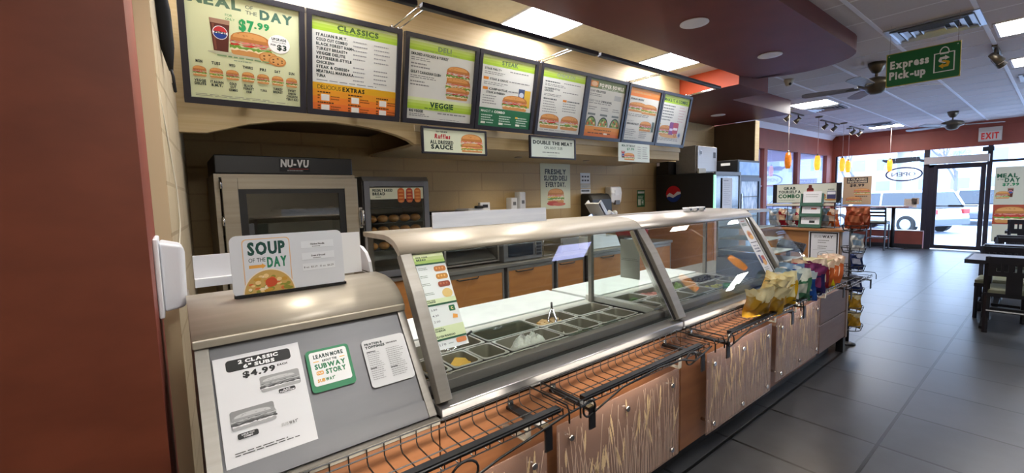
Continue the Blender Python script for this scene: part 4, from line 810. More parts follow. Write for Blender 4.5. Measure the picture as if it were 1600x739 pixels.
def prices(g, x, y, n, st): 
    for k in range(n): g.bars(x, y-st*k, .17, 1, .02, .012, '#9a9a98', k); g.bars(x+.25, y-st*k, .2, 1, .02, .012, '#9a9a98', k+9)
def menu2(g):
    hdr(g); g.text('CLASSICS', .28, .895, .055, '#4f6a3a', 1, fit=.48); g.bars(.30, .872, .44, 1, .02, .012, '#6f8a4a')
    for k, s in enumerate(('ITALIAN B.M.T.', 'COLD CUT COMBO', 'BLACK FOREST HAM+', 'TURKEY BREAST+', 'VEGGIE DELITE', 'ROTISSERIE-STYLE', 'CHICKEN+', 'STEAK & CHEESE+', 'MEATBALL MARINARA', 'TUNA')): g.text(s, .05, .80-.0485*k, .030, '#3c4440', 1, fit=.0245*len(s))
    prices(g, .46, .80, 5, .0485); prices(g, .46, .51, 4, .0485); g.bars(.05, .325, .85, 1, .02, .008, '#8a8a88')
    g.grad(0, 0, 1, .30, ['#e0702c', '#e48028', '#e09424', '#dba41e']); g.text('DELICIOUS', .06, .232, .045, '#2c2a1c', 0, fit=.26); g.text('EXTRAS', .34, .232, .045, '#1c1c14', 1, fit=.26)
    for r in (0, 1):
        for c in range(3):
            x, y = .06+.345*c, .135-.115*r; g.bars(x, y+.055, .2, 1, .02, .014, '#4a2c10', r); g.rect(x+.04, y-.03, .09, .07, '#e4e0d6'); g.bars(x+.145, y+.015, .12, 2, .028, .012, '#7a4418'); g.bars(x, y+.015, .03, 2, .028, .016, '#4a2c10')
def menu3(g):
    hdr(g); g.text('DELI', .42, .895, .055, '#7f9668', 1, fit=.2); g.bars(.2, .872, .6, 1, .02, .01, '#8aa05a'); g.text('SMASHED AVOCADO & TURKEY', .04, .80, .032, '#3e4640', 1, fit=.54); g.bars(.04, .765, .36, 2, .024, .010); g.bars(.04, .69, .28, 2, .04, .016)
    g.text('GREAT CANADIAN CLUB+', .04, .58, .032, '#3e4640', 1, fit=.44); g.bars(.04, .545, .40, 2, .024, .010); g.bars(.04, .47, .28, 2, .04, .016); g.sub(.56, .55, .38, .20, 31); g.sub(.56, .40, .40, .21, 32, False, 1); g.sub(.57, .31, .36, .17, 33)
    g.grad(0, .13, 1, .15, GREENH); g.text('VEGGIE', .34, .17, .065, '#1e4a2e', 1, fit=.36); g.bars(.26, .145, .5, 1, .02, .012, '#4f6a3a'); g.text('BIG VEGGIE', .04, .09, .03, '#3a4440', 1, fit=.2); g.bars(.04, .06, .3, 2, .022, .01); g.bars(.46, .09, .48, 1, .02, .016); g.bars(.5, .02, .4, 1, .02, .006)
def menu4(g):
    hdr(g); g.text('STEAK', .36, .895, .055, '#6c8658', 1, fit=.30); g.bars(.38, .872, .2, 1, .02, .01, '#8aa05a'); g.text('STEAK PHILLY+', .06, .80, .028, '#3e4640', 1, fit=.3)
    for k, y in enumerate((.66, .52)): g.rect(.05, y, .09, .038, '#e08a2c'); g.text(('STEAK & GARLIC', 'CHIPOTLE')[k], .16, y+.004, .028, '#3e4640', 1, fit=.34)
    g.text('STEAK & CHEESE+', .12, .475, .028, '#3e4640', 1, fit=.34); g.bars(.06, .765, .4, 2, .024, .01); g.bars(.06, .62, .5, 2, .024, .01); g.bars(.06, .43, .3, 4, .035, .012)
    for y in (.81, .67, .53): g.bars(.52, y, .44, 1, .02, .014)
    g.rect(.78, .33, .18, .26, '#d9b23a'); g.rect(.72, .40, .12, .2, '#4a5a7a'); g.ell(.78, .51, .045, .04, '#c8d0dc'); g.sub(.42, .27, .50, .22, 41)
    g.rect(0, 0, 1, .265, '#2c6e48'); g.text('MAKE IT A', .05, .20, .034, '#e8ecdc', 0, fit=.22); g.text('COMBO', .29, .20, .034, '#f0f2e4', 1, fit=.2)
    for c in range(3):
        x = .06+.33*c; g.bars(x, .15, .24, 3, .034, .016, '#c4d8c4', c); g.rect(x, .035, .08, .03, '#e8ecdc'); g.bars(x+.1, .045, .14, 1, .02, .014, '#c4d8c4')
    g.rect(.7, .15, .05, .025, '#e0b43c')
def menu5(g):
    hdr(g); g.text('CHICKEN', .32, .895, .055, '#9fb088', 1, fit=.42); g.bars(.36, .872, .24, 1, .02, .01, '#8aa05a')
    g.bars(.08, .79, .34, 1, .02, .018, '#5a625e'); g.bars(.08, .755, .5, 2, .022, .01); g.bars(.5, .80, .45, 1, .02, .014); g.text('ROTISSERIE-STYLE', .08, .68, .026, '#5a625e', 1, fit=.34); g.text('CHICKEN+', .08, .645, .026, '#5a625e', 1, fit=.2); g.bars(.08, .60, .5, 2, .022, .01); g.bars(.5, .66, .45, 1, .02, .014)
    g.rect(.52, .515, .09, .035, '#e08a2c'); g.bars(.63, .52, .3, 1, .02, .02, '#5a625e'); g.bars(.08, .52, .34, 1, .02, .02, '#5a625e'); g.bars(.08, .48, .34, 5, .04, .012); g.bars(.53, .48, .38, 4, .04, .012); g.sub(.05, .06, .44, .24, 51); g.sub(.52, .06, .44, .24, 52, False, 1); g.bars(.06, .03, .8, 1, .02, .008)
def menu6(g):
    g.frac().rect(0, .84, 1, .16, '#7f8f68'); g.rect(.03, .86, .2, .10, '#d98a4a'); g.ell(.13, .91, .08, .04, '#e8c49a'); g.text('POWER BOWLS', .27, .875, .06, '#f6f2e2', 1, fit=.68); g.bars(.34, .85, .5, 1, .02, .01, '#d8dcc8')
    g.text('CHEF', .05, .775, .035, '#5a625e', 0, fit=.13); g.text('CRAFTED', .20, .775, .035, '#3a4440', 1, fit=.26); g.bars(.05, .735, .4, 2, .028, .012); g.rect(.72, .68, .2, .09, '#b8bcb8'); g.text('BUILD YOUR', .05, .61, .034, '#5a625e', 0, fit=.3); g.text('OWN BOWL', .37, .61, .034, '#3a4440', 1, fit=.3); g.bars(.05, .58, .8, 1, .02, .012)
    for c in range(3):
        x = .06+.33*c; g.bars(x, .51, .22, 2, .036, .014); g.rect(x, .375, .2, .035, '#7a827e'); g.ell(x+.115, .19, .14, .17, '#3c4a3c', 0, 180); g.ell(x+.115, .19, .12, .145, '#8faa5a', 0, 180)
        for k in range(9): g.ell(x+.115+.09*cos(.35*k+.2), .20+.10*sin(.35*k+.2)*((k % 3+1)/3), .024, .022, ('#d97a3a', '#e8d8a0', '#4f6a34', '#c84a34')[(k+c) % 4], n=7)
    g.grad(0, 0, 1, .18, ['#e0782c', '#e48a34', '#e89a44']); g.bars(.28, .115, .5, 1, .02, .016, '#7a4a14'); g.bars(.12, .055, .75, 1, .02, .018, '#5a3410'); g.rect(.56, .045, .1, .03, '#f0e4cc')
def menu7(g):
    g.frac().grad(0, .84, 1, .16, ['#e4843c', '#e8964c', '#f0b070']); g.bars(.14, .90, .66, 1, .02, .03, '#dca468'); g.text('SIDEKICK', .06, .775, .03, '#4a524e', 1, fit=.22); g.text('MORE', .30, .775, .03, '#4a524e', 1, fit=.18); g.sub(.03, .55, .60, .19, 71); g.sub(.45, .53, .52, .2, 72, False, 1); g.bars(.05, .50, .8, 2, .03, .012)
    g.text('ALL DAY', .06, .36, .024, '#6a726e', 0, fit=.2); g.text('BREAKFAST', .06, .305, .034, '#4a524e', 1, fit=.38); g.sub(.47, .20, .40, .20, 73); g.rect(.88, .2, .08, .2, '#5a6a64'); g.bars(.05, .20, .34, 4, .036, .012); g.bars(.5, .17, .26, 4, .036, .012); g.bars(.05, .04, .5, 1, .02, .008)
def menu8(g):
    g.frac().grad(0, .84, 1, .16, GREENH[:3]); g.text('MAKE IT A COMBO', .05, .875, .055, '#3f5a34', 1, fit=.88)
    for k in range(6): g.bars(.06, .775-.058*k, .44, 1, .02, .022, '#6a726e', k); g.bars(.66, .775-.058*k, .26, 1, .02, .014, '#c8a0a0', k)
    g.rect(.03, .385, .04, .02, '#c8b43c'); g.sub(.04, .17, .46, .22, 81); g.rr(.40, .18, .16, .28, .03, '#8a4a8a'); g.rr(.54, .22, .2, .24, .03, '#b84a5a'); g.rect(.56, .30, .16, .05, '#f0e8ea'); g.rect(.42, .28, .12, .05, '#e0d0e4'); g.ell(.45, .16, .35, .035, '#d8a86a'); g.cookie(.66, .19, .07); g.ell(.82, .2, .06, .06, '#b8c0d0'); g.ell(.82, .2, .035, .035, '#5a6a8a'); g.bars(.05, .10, .85, 2, .03, .01)
ML = ('MEAL OF THE DAY $7.99 menu board, first at the left', 'CLASSICS menu board with orange DELICIOUS EXTRAS band', 'DELI and VEGGIE menu board above the sauce sign with red script', 'STEAK menu board with a dark green combo band below', 'CHICKEN menu board with two sandwiches at its foot', 'POWER BOWLS menu board with three bowls and an orange foot', 'menu board with orange top band and breakfast sandwiches', 'MAKE IT A COMBO menu board, last at the right')
for k, (cx, fn) in enumerate(zip(CEN, (menu1, menu2, menu3, menu4, menu5, menu6, menu7, menu8))):
    base = Vector((cx, 2.975, 2.095)); t = thing('menu_board', ML[k], 'menu board', base, 'menu boards over the back counter'); nn = Vector((1, 0, 0)).cross(MV)
    m = MB(CHARC); W2 = .3035
    m.obox(base+Vector((-W2, 0, 0)), UX, MV, nn, 2*W2, .034, .02); m.obox(base+Vector((-W2, 0, 0))+MV*.578, UX, MV, nn, 2*W2, .030, .02)
    m.obox(base+Vector((-W2, 0, 0))+MV*.034, UX, MV, nn, .031, .544, .02); m.obox(base+Vector((W2-.031, 0, 0))+MV*.034, UX, MV, nn, .031, .544, .02); m.obox(base+Vector((-W2, 0, 0))-nn*.025, UX, MV, nn, 2*W2, .608, .0245); m.build('frame', t, .002)
    g = G(.548, .544, '#d8dcae' if k == 0 else '#dcdcd2'); fn(g); g.build('menu_sheet', t, base+Vector((-.274, 0, 0))+MV*.034+nn*.003, UX, MV)
    m = MB(STEEL); m.box((cx-.02, base.y-.0+.02, base.z+.05), (cx+.02, BY-.001, base.z+.09)); m.box((cx-.02, base.y-.05, base.z+.50), (cx+.02, BY-.001, base.z+.53)); m.build('wall_bracket', t)
# light bar held off the menu tops by rods
t = thing('menu_light_bar', 'long dark light bar on paired rods above the menu boards', 'light', (2.8, 2.44, 2.69))
bz, by = 2.69, 2.44
for a, b in ((.05, 1.24), (1.27, 2.86), (2.89, 4.92)):
    MB(CHARC).box((a, by-.022, bz-.012), (b, by+.022, bz+.018)).build('bar', t, .004)
    MB(mat('bar_lit', '#fff3dc', .4, em=BAR_E)).box((a+.03, by+.0225, bz-.008), (b-.03, by+.0265, bz+.008)).build('diffuser', t)
for x in (1.29, 2.60, 3.84, 5.02):
    for s in (-.022, .022):
        m = MB(CHROME); xx = min(x+s, 4.9); m.tube([(x+s if x < 5 else 4.90+s, by+.02, bz+.003), (x+s if x < 5 else 4.98+s, 2.853, 2.694)], .005, 8); m.build('rod', t)
    m = MB(CHROME); xm = x if x < 5 else 4.98; m.box((xm-.045, 2.848, 2.688), (xm+.045, 2.872, 2.698)); m.cyl((xm-.022, 2.858, 2.69), (xm-.022, 2.858, 2.715), .006, seg=8).cyl((xm+.022, 2.858, 2.69), (xm+.022, 2.858, 2.715), .006, seg=8); m.build('rod_clamp', t)
# signs hung below the menu boards
def hung(label, x0, x1, z0, z1, fn, bg, frame=True):
    t = thing('hanging_sign', label, 'sign', ((x0+x1)/2, 2.955, z0), 'signs hung below the menu boards')
    if frame:
        m = MB(CHARC); f = .014
        for a, b in (((x0, 2.94, z0), (x1, 2.962, z0+f)), ((x0, 2.94, z1-f), (x1, 2.962, z1)), ((x0, 2.94, z0+f), (x0+f, 2.962, z1-f)), ((x1-f, 2.94, z0+f), (x1, 2.962, z1-f))): m.box(a, b)
        m.build('frame', t, .002); g = G(x1-x0-2*f, z1-z0-2*f, bg); o = (x0+f, 2.95, z0+f)
    else: g = G(x1-x0, z1-z0, bg); o = (x0, 2.955, z0)
    fn(g); g.build('sign_face', t, o, UX, UZ, th=.004)
    m = MB(CHROME)
    for x in (x0+.06, x1-.06): m.tube([(x, 2.957, z1-.002), (x, 2.966, 2.10)], .002, 5)
    m.build('hanger', t)
def s_ruf(g):
    g.frac(); g.text('TRY THE NEW', .28, .86, .06, '#22302a', 1, 'c', fit=.18); g.text('Ruffles', .29, .60, .19, '#b3202a', 1, 'c', fit=.24, lean=.15); g.text('ALL DRESSED', .28, .36, .15, '#20302a', 1, 'c', fit=.36); g.text('SAUCE', .28, .14, .18, '#1a2a24', 1, 'c', fit=.34); g.sub(.58, .10, .38, .80, 61); g.sub(.585, .06, .375, .42, 62, False, 1)
def s_dbl(g):
    g.frac(); g.text('DOUBLE THE MEAT', .5, .66, .17, '#1e2c26', 1, 'c', fit=.90); g.text('ON ANY SUB', .5, .42, .15, '#2c4a3c', 0, 'c', fit=.42); g.bars(.25, .23, .52, 1, .05, .04, '#6a726e'); g.bars(.38, .08, .26, 1, .03, .02, '#9aa29e')
def s_meal(g):
    g.frac(); g.text('MEAL OF THE DAY', .1, .80, .10, '#3c5a48', 1, fit=.42); g.text('$7.99', .26, .62, .12, '#4a8a62', 1, fit=.22); g.cup(.08, .2, .12, .36); g.sub(.16, .08, .34, .40, 91); g.bars(.60, .80, .12, 6, .12, .035); g.bars(.76, .80, .18, 6, .12, .035)
hung('framed hanging sign for ALL DRESSED SAUCE with a stacked sandwich', 1.495, 2.075, 1.878, 2.078, s_ruf, '#d7dcc0'); hung('framed hanging sign DOUBLE THE MEAT ON ANY SUB', 2.543, 3.125, 1.880, 2.084, s_dbl, '#cdd6c8'); hung('small pale unframed MEAL OF THE DAY sign under the breakfast board', 3.795, 4.355, 1.892, 2.092, s_meal, '#cbd2c6', False)
# ================================================================ ceiling lights over the kitchen
def panel_light(label, x0, x1, y0, y1, m_, group='square ceiling light panels'):
    t = thing('ceiling_light', label, 'ceiling light', ((x0+x1)/2, (y0+y1)/2, ZC-.012), group)
    f = MB(tb); w_ = .018
    for a, b in (((x0, y0), (x1, y0+w_)), ((x0, y1-w_), (x1, y1)), ((x0, y0+w_), (x0+w_, y1-w_)), ((x1-w_, y0+w_), (x1, y1-w_))): f.box((*a, ZC-.010), (*b, ZC-.001))
    f.build('frame', t); MB(m_).box((x0+w_, y0+w_, ZC-.007), (x1-w_, y1-w_, ZC-.002)).build('diffuser', t)
panel_light('square light panel over the kitchen, nearest the CLASSICS board', 2.27, 2.86, 2.43, 3.04, EMISK); panel_light('square light panel over the kitchen, above the POWER BOWLS board', 4.16, 4.76, 2.43, 3.04, EMISK); panel_light('square light panel over the kitchen, added above the picture edge', .38, .97, 2.43, 3.04, EMISK)  # left panel is unseen, added at the row spacing to light that side
def can(label, x, y, z=2.845):
    t = thing('recessed_downlight', label, 'downlight', (x, y, z-.01), 'recessed downlights in the brown soffit')
    MB(tb).lathe([(.085, z-.001), (.105, z-.001), (.107, z-.006), (.082, z-.006)], (x, y, 0), 24).build('trim_ring', t); MB(mat('downlight_lit', '#eaf0ff', .3, em=1.6)).lathe([(.081, z-.0035), (.0, z-.0035)], (x, y, 0), 24).build('lens', t)
    spot('downlight_beam', (x, y, z-.02), CAN_W, (1, .93, .82), radians(120), .8, .06)
can('round recessed downlight in the soffit, nearer one', 3.30, 1.84); can('round recessed downlight in the soffit, near its rounded end', 4.68, 1.83); can('round recessed downlight added in the soffit over the soup unit, out of view', .5, 1.84); can('small recessed downlight under the far soffit by the fridges', 6.95, 3.46, 2.757); can('round recessed downlight in the soffit beyond the top picture edge', 1.9, 1.84)  # soup unit downlight is unseen, added in series to brighten the cover
# ================================================================ back of the kitchen
t = thing('bread_oven', 'large stainless bread oven with black hood and glass door', 'oven', (.69, 3.75, 0))
MB(BLACKM).box((.245, 3.40, 1.74), (1.125, 4.0, 1.862)).build('hood', t, .006)
g = G(.20, .09, '#17171a'); g.frac(); g.text('NU-VU', .05, .38, .55, '#d8d8d6', 1, fit=.9, lean=.12); g.rect(.3, .2, .65, .04, '#a03028'); g.bars(.25, .05, .6, 1, .05, .08, '#9a9a98'); g.build('name_plate', t, (.62, 3.398, 1.758), UX, UZ)
m = MB(OVENST); m.box((.235, 3.40, .10), (.262, 4.0, 1.738)); m.box((1.112, 3.40, .10), (1.14, 4.0, 1.738)); m.box((.2625, 3.40, 1.715), (1.1115, 4.0, 1.738)); m.box((.2625, 3.97, .10), (1.1115, 4.0, 1.714)); m.box((.2625, 3.40, .10), (1.1115, 3.96, .70)); m.build('casing', t)
m = MB(OVENST); x0, x1, z0, z1 = .272, 1.140, .72, 1.712; gx0, gx1, gz0, gz1 = .36, 1.045, 1.0, 1.635
m.box((x0, 3.355, z0), (gx0, 3.395, z1)); m.box((gx1, 3.355, z0), (x1, 3.395, z1)); m.box((gx0, 3.355, gz1), (gx1, 3.395, z1)); m.box((gx0, 3.355, z0), (gx1, 3.395, gz0)); od = m.build('door', t, .003)
m = MB(BLACK); f = .045; m.box((gx0, 3.360, gz0), (gx0+f, 3.385, gz1)); m.box((gx1-f, 3.360, gz0), (gx1, 3.385, gz1)); m.box((gx0+f, 3.360, gz1-.03), (gx1-f, 3.385, gz1)); m.box((gx0+f, 3.360, gz0), (gx1-f, 3.385, gz0+f)); m.build('glass_border', od)
MB(glass('oven_glass', '#8f9488', 2.2)).box((gx0+f, 3.368, gz0+f), (gx1-f, 3.374, gz1-.03)).build('door_glass', od)
m = MB(CHROME); m.tube([(1.155, 3.35, 1.35), (1.162, 3.32, 1.36), (1.162, 3.32, 1.46), (1.155, 3.35, 1.47)], .010, 8); m.box((1.141, 3.35, 1.33), (1.165, 3.37, 1.49)); m.build('handle', od)
for z in (.80, 1.40, 1.64): MB(CHROME).cyl((.268, 3.36, z), (.268, 3.36, z+.06), .009, seg=10).build('hinge', od)
m = MB(CHROME)
for z in (1.12, 1.30, 1.46):
    for k in range(9): m.box((.27, 3.43+.06*k, z), (1.11, 3.434+.06*k, z+.004))
    m.box((.27, 3.42, z), (1.11, 3.428, z+.008))
m.build('oven_rack', t); m = MB(KICK); m.box((.25, 3.45, 0), (1.13, 3.98, .098)); m.build('base', t)
for k in range(4): tag(MB(BREADM).ball((.62+.12*k, 3.55, 1.485), (.05, .06, .02), 12, 7).build('bread_dough'), 'pale bread dough seen on the upper oven rack', 'bread', 'dough rolls in the oven')
# bread display cabinet
t = thing('bread_cabinet', 'small steel bread display cabinet with round loaves beside the oven', 'cabinet', (1.515, 3.75, .881))
m = MB(STEELX); m.box((1.225, 3.50, .90), (1.25, 4.0, 1.70)); m.box((1.78, 3.50, .90), (1.805, 4.0, 1.70)); m.box((1.25, 3.98, .90), (1.78, 4.0, 1.70)); m.box((1.25, 3.50, .90), (1.78, 3.98, .915)); m.prism([(1.225, 3.47, 1.70), (1.225, 3.50, 1.735), (1.225, 4.0, 1.735), (1.225, 4.0, 1.7)], (.58, 0, 0)); m.build('case', t)
m = MB(GREYPNL); m.box((1.228, 3.465, .90), (1.275, 3.498, 1.698)); m.box((1.755, 3.465, .90), (1.802, 3.498, 1.698)); m.box((1.275, 3.465, 1.652), (1.755, 3.498, 1.698)); m.box((1.275, 3.465, .90), (1.755, 3.498, .95)); dr = m.build('door', t, .004); MB(GUARD).box((1.275, 3.478, .95), (1.755, 3.483, 1.652)).build('door_glass', dr)
for z in (1.115, 1.250, 1.345, 1.47): MB(DARKMET).box((1.255, 3.51, z), (1.775, 3.95, z+.004)).build('shelf', t)
g = G(.475, .095, '#dfe0c4'); g.frac(); g.text('FRESHLY BAKED', .05, .66, .24, '#24342a', 1, fit=.36); g.text('BREAD', .05, .36, .24, '#18281e', 1, fit=.22); g.bars(.1, .16, .12, 1, .1, .08, '#7a8a6a')
for k in range(3):
    c = ('#c8602c', '#b84a34', '#c87034')[k]; x = .50+.16*k; g.rr(x, -.35, .13, 1.32, .3, c)
    for j in range(4): g.ell(x+.065, -.2+.3*j, .05, .07, '#dc9450', n=8)
g.build('bread_sign', t, (1.277, 3.475, 1.548), UX, UZ)
for r_, (z, n) in enumerate(((1.353, 5), (1.258, 5), (1.123, 5))):
    for k in range(n):
        tag(MB(BREADM).ball((1.315+.10*k, 3.58, z+.03), (.046, .055, .033), 14, 9).build('round_loaf'), ('round loaf on the upper row in the bread cabinet', 'round loaf on the second row in the bread cabinet', 'round loaf on the bottom row in the bread cabinet')[r_], 'bread', ('loaves on the upper cabinet row', 'loaves on the second cabinet row', 'loaves on the bottom cabinet row')[r_])
t = thing('cabinet_stand', 'wood fronted base cabinet under the bread display', 'cabinet', (1.515, 3.75, 0)); MB(WOODB).box((1.222, 3.45, .1), (1.85, 3.47, .86)).build('front', t); MB(DARKMET).box((1.222, 3.471, 0), (1.85, 4.05, .86)).build('carcass', t); MB(STEELX).box((1.20, 3.42, .861), (1.872, 4.07, .88)).build('top', t)
# back counter run
tag(MB(STEELX).box((1.875, 3.385, .842), (5.55, 4.07, .88)).build('worktop', bevel=.004), 'long steel worktop along the kitchen back wall', 'worktop')
for k, (a, b) in enumerate(((1.90, 2.555), (2.60, 3.235), (3.285, 3.73), (3.83, 4.70), (4.75, 5.53))):
    t = thing('base_cabinet', ('wood base cabinet behind the bread price card', 'wood base cabinet below the dark oven window', 'narrow wood base cabinet left of the dark upright', 'wood base cabinet right of the dark upright', 'wood base cabinet at the far end near the drinks machine')[k], 'cabinet', ((a+b)/2, 3.7, 0), 'wood cabinets along the back counter')
    m = MB(DARKMET); m.box((a-.02, 3.423, .0), (b+.022, 4.05, .840)); m.build('carcass', t); f = MB(WOODB).box((a+.02, 3.402, .12), (b-.02, 3.422, .80)).build('door', t, .003); m = MB(STEELX); m.box((a, 3.400, .12), (a+.019, 3.4225, .82)); m.box((b-.019, 3.400, .12), (b, 3.4225, .82)); m.box((a, 3.3985, .801), (b, 3.4225, .838)); m.build('edge_trim', t)
    xm = a+(b-a)*.35; MB(BLACK).tube([(xm-.12, 3.395, .795), (xm-.10, 3.38, .785), (xm+.10, 3.38, .785), (xm+.12, 3.395, .795)], .006, 6).build('handle', f)
tag(MB(BLACKM).box((3.745, 3.37, 0), (3.815, 3.40, .841)).build('upright_post'), 'dark upright between the wood cabinets under the worktop', 'post')
# ovens and tools on the worktop
t = thing('toaster_oven', 'steel speed oven with two slanted grey covers on the worktop', 'oven', (2.27, 3.75, .881))
m = MB(STEELX); m.box((1.95, 3.50, .90), (2.58, 4.0, .915)); m.box((1.95, 3.50, 1.20), (2.58, 4.0, 1.385)); m.box((1.95, 3.50, .915), (1.97, 4.0, 1.20)); m.box((2.56, 3.50, .915), (2.58, 4.0, 1.20)); m.box((1.97, 3.97, .915), (2.56, 4.0, 1.20)); m.build('casing', t)
for z in (.925, 1.065): m = MB(mat('slanted_grey_cover', '#6f6d68', .35, .6)); m.prism([(1.99, 3.50, z), (1.99, 3.515, z+.015), (1.99, 3.72, z+.12), (1.99, 3.95, z+.12), (1.99, 3.95, z)], (.55, 0, 0)); m.build('cover', t)
MB(WHITEP).box((2.30, 3.498, 1.165), (2.50, 3.5, 1.185)).build('label_strip', t); m = MB(BLACK)
for x in (1.97, 2.54): m.box((x, 3.55, .881), (x+.03, 3.95, .899))
m.build('feet', t); MB(WHITEP).box((2.24, 3.495, 1.30), (2.42, 3.4995, 1.375)).box((2.27, 3.4925, 1.325), (2.39, 3.495, 1.365), CHARC).build('control_panel', t)
tag(MB(BLACK).loft([rrect(1.98, 2.22, 3.55, 3.9, .03, 1.386), rrect(1.965, 2.235, 3.535, 3.915, .03, 1.42)]).build('baking_tray'), 'black tray on top of the steel speed oven', 'tray')
t = thing('kitchen_scale', 'white flat scale with black grip on top of the speed oven', 'scale', (2.42, 3.72, 1.386)); MB(WHITEP).loft([rrect(2.26, 2.57, 3.55, 3.9, .03, 1.386), rrect(2.26, 2.57, 3.55, 3.9, .03, 1.40), rrect(2.31, 2.53, 3.6, 3.86, .03, 1.435)]).build('base', t); MB(BLACK).box((2.38, 3.58, 1.436), (2.47, 3.63, 1.462)).build('grip', t, .01)
t = thing('microwave', 'steel microwave with dark window on the worktop', 'microwave', (2.87, 3.7, .881)); MB(GREYPNL).box((2.60, 3.45, .885), (3.12, 3.95, 1.13)).build('casing', t, .006); MB(CARGL).box((2.655, 3.443, .93), (2.985, 3.4495, 1.10)).build('door_window', t); MB(STEELX).tube([(3.01, 3.43, .93), (3.01, 3.43, 1.10)], .008, 8).build('handle', t); m = MB(CHARC)
for i in range(5): m.box((3.04, 3.444, .92+.036*i), (3.10, 3.4495, .945+.036*i))
m.build('keys', t); tag(MB(WHITEP).box((2.67, 3.48, 1.131), (2.80, 3.62, 1.20)).build('small_box', bevel=.004), 'small white box on the microwave', 'box')
t = thing('wire_rack', 'small chrome wire rack right of the microwave', 'rack', (3.3, 3.7, .881)); m = MB(CHROME)
for z in (.89, 1.0, 1.12): m.tube([(3.18, 3.5, z), (3.48, 3.5, z), (3.48, 3.85, z), (3.18, 3.85, z)], .004, 5, closed=True); [m.tube([(3.18+.05*k, 3.5, z), (3.18+.05*k, 3.85, z)], .002, 4) for k in range(1, 6)]
for x in (3.18, 3.48):
    for y in (3.5, 3.85): m.tube([(x, y, .881), (x, y, 1.2)], .005, 6)
m.build('frame', t)
t = thing('meat_slicer', 'white and grey meat slicer with raised sloping tray', 'meat slicer', (4.25, 3.7, .881))
MB(WHITEP).loft([rrect(3.95, 4.55, 3.5, 3.9, .04, .885), rrect(3.97, 4.5, 3.52, 3.88, .04, 1.02)]).build('base', t); MB(CHROME).cyl((4.12, 3.62, 1.16), (4.12, 3.60, 1.16), .15, seg=28).build('blade', t); MB(GREYPNL).ball((4.14, 3.70, 1.13), (.12, .08, .13)).build('motor_housing', t)
m = MB(WHITEP); X = Matrix.Translation((4.26, 3.60, 1.30)) @ Matrix.Rotation(radians(-38), 4, 'Y'); m.box((-.04, -.10, -.20), (-.02, .12, .20), X=X); m.box((-.045, -.10, -.20), (.03, -.085, .20), X=X); m.box((-.045, .105, -.20), (.03, .12, .20), X=X); m.box((-.02, -.05, .12), (.0, .06, .16), CHARC, X=X); m.build('food_tray', t)
m = MB(WHITEP); m.tube([(4.34, 3.62, 1.20), (4.44, 3.60, 1.32), (4.50, 3.60, 1.28)], .03, 8); m.ball((4.54, 3.6, 1.30), .035); m.build('pusher', t); m = MB(WHITEP); m.box((4.06, 3.55, 1.02), (4.30, 3.75, 1.10)); m.build('carriage', t)
t = thing('telephone', 'round black and white desk telephone beside the slicer', 'telephone', (3.68, 3.7, .881)); MB(STEELX).box((3.55, 3.6, .881), (3.86, 3.9, 1.195)).build('stand_box', t, .005); MB(BLACK).lathe([(.09, 1.196), (.085, 1.22), (.05, 1.24), (0, 1.245)], (3.70, 3.73, 0), 18).build('dial_base', t); MB(WHITEP).tube([(3.62, 3.70, 1.235), (3.66, 3.70, 1.262), (3.74, 3.70, 1.262), (3.78, 3.70, 1.235)], .014, 8).build('handset', t)
t = thing('label_printer', 'black label printer with white keys on the worktop', 'printer', (4.72, 3.6, .881)); MB(BLACK).box((4.58, 3.48, .885), (4.86, 3.72, .98)).build('body', t, .01); m = MB(WHITEP); [m.box((4.63+.04*i, 3.474, .92+.025*j), (4.66+.04*i, 3.4795, .938+.025*j)) for i in range(4) for j in range(2)]; m.build('keys', t)
tag(MB(mat('red_box', '#9c1f24', .4)).box((4.93, 3.6, .881), (5.28, 3.9, 1.15)).build('red_carton', bevel=.006), 'red box on the worktop behind the divider note', 'box')
for k, x in enumerate((2.9, 3.95, 4.85)):
    t = thing('puck_light', 'small puck light under the bulkhead behind the hanging signs', 'light', (x, 3.55, 1.945), 'puck lights under the bulkhead'); MB(STEEL).lathe([(.03, 1.955), (.04, 1.9555), (.04, 1.945), (.03, 1.945)], (x, 3.55, 0), 16).build('ring', t); MB(mat('puck_lit', '#fff0d4', .4, em=3)).lathe([(.0295, 1.948), (0, 1.948)], (x, 3.55, 0), 16).build('lens', t); spot('puck_beam', (x, 3.55, 1.94), 14, (1, .88, .68), radians(150), .9, .03)
# on the back wall
g = G(.535, .58, '#d8dabd'); g.frac()
for k, (s, f) in enumerate((('FRESHLY', .70), ('SLICED DELI', .76), ('EVERY DAY.', .66))): g.text(s, .5, .77-.14*k, .105, '#1c241e', 1, 'c', fit=f)
g.sub(.22, .12, .56, .34, 95, False, 1); g.ell(.4, .12, .2, .05, '#b84a3c'); g.ell(.6, .10, .22, .04, '#c86a50')
mb = MB(); g.draw(mb, (3.68, YB-.003, 1.376), UX, UZ, .002); tag(mb.build('wall_poster', recalc=False), 'cream FRESHLY SLICED DELI EVERY DAY poster on the block wall', 'poster')
def notice(label, x, z, wd, h, fn, bg, name='wall_notice'): g = G(wd, h, bg); fn(g); mb = MB(); g.draw(mb, (x, YB-.003, z), UX, UZ, .002); tag(mb.build(name, recalc=False), label, 'notice')
def n1(g):
    g.frac()
    for i in range(3):
        for j in (0, 1): g.rect(.14+.27*i, .58-.36*j, .18, .16, '#3a3a3a')
def n2(g): g.frac().bars(.1, .6, .8, 3, .2, .08, '#8a8a8a')
def n3(g): g.frac().bars(.08, .35, .84, 1, .2, .42, '#3a3a3a')
notice('white notice with six dark squares on the block wall', 4.412, 1.70, .20, .145, n1, '#e2e2e0'); notice('grey printed notice below the six squares', 4.415, 1.638, .20, .055, n2, '#c4c0b4'); notice('narrow white notice with dark print, lowest of three', 4.417, 1.566, .20, .065, n3, '#e2e2e0')
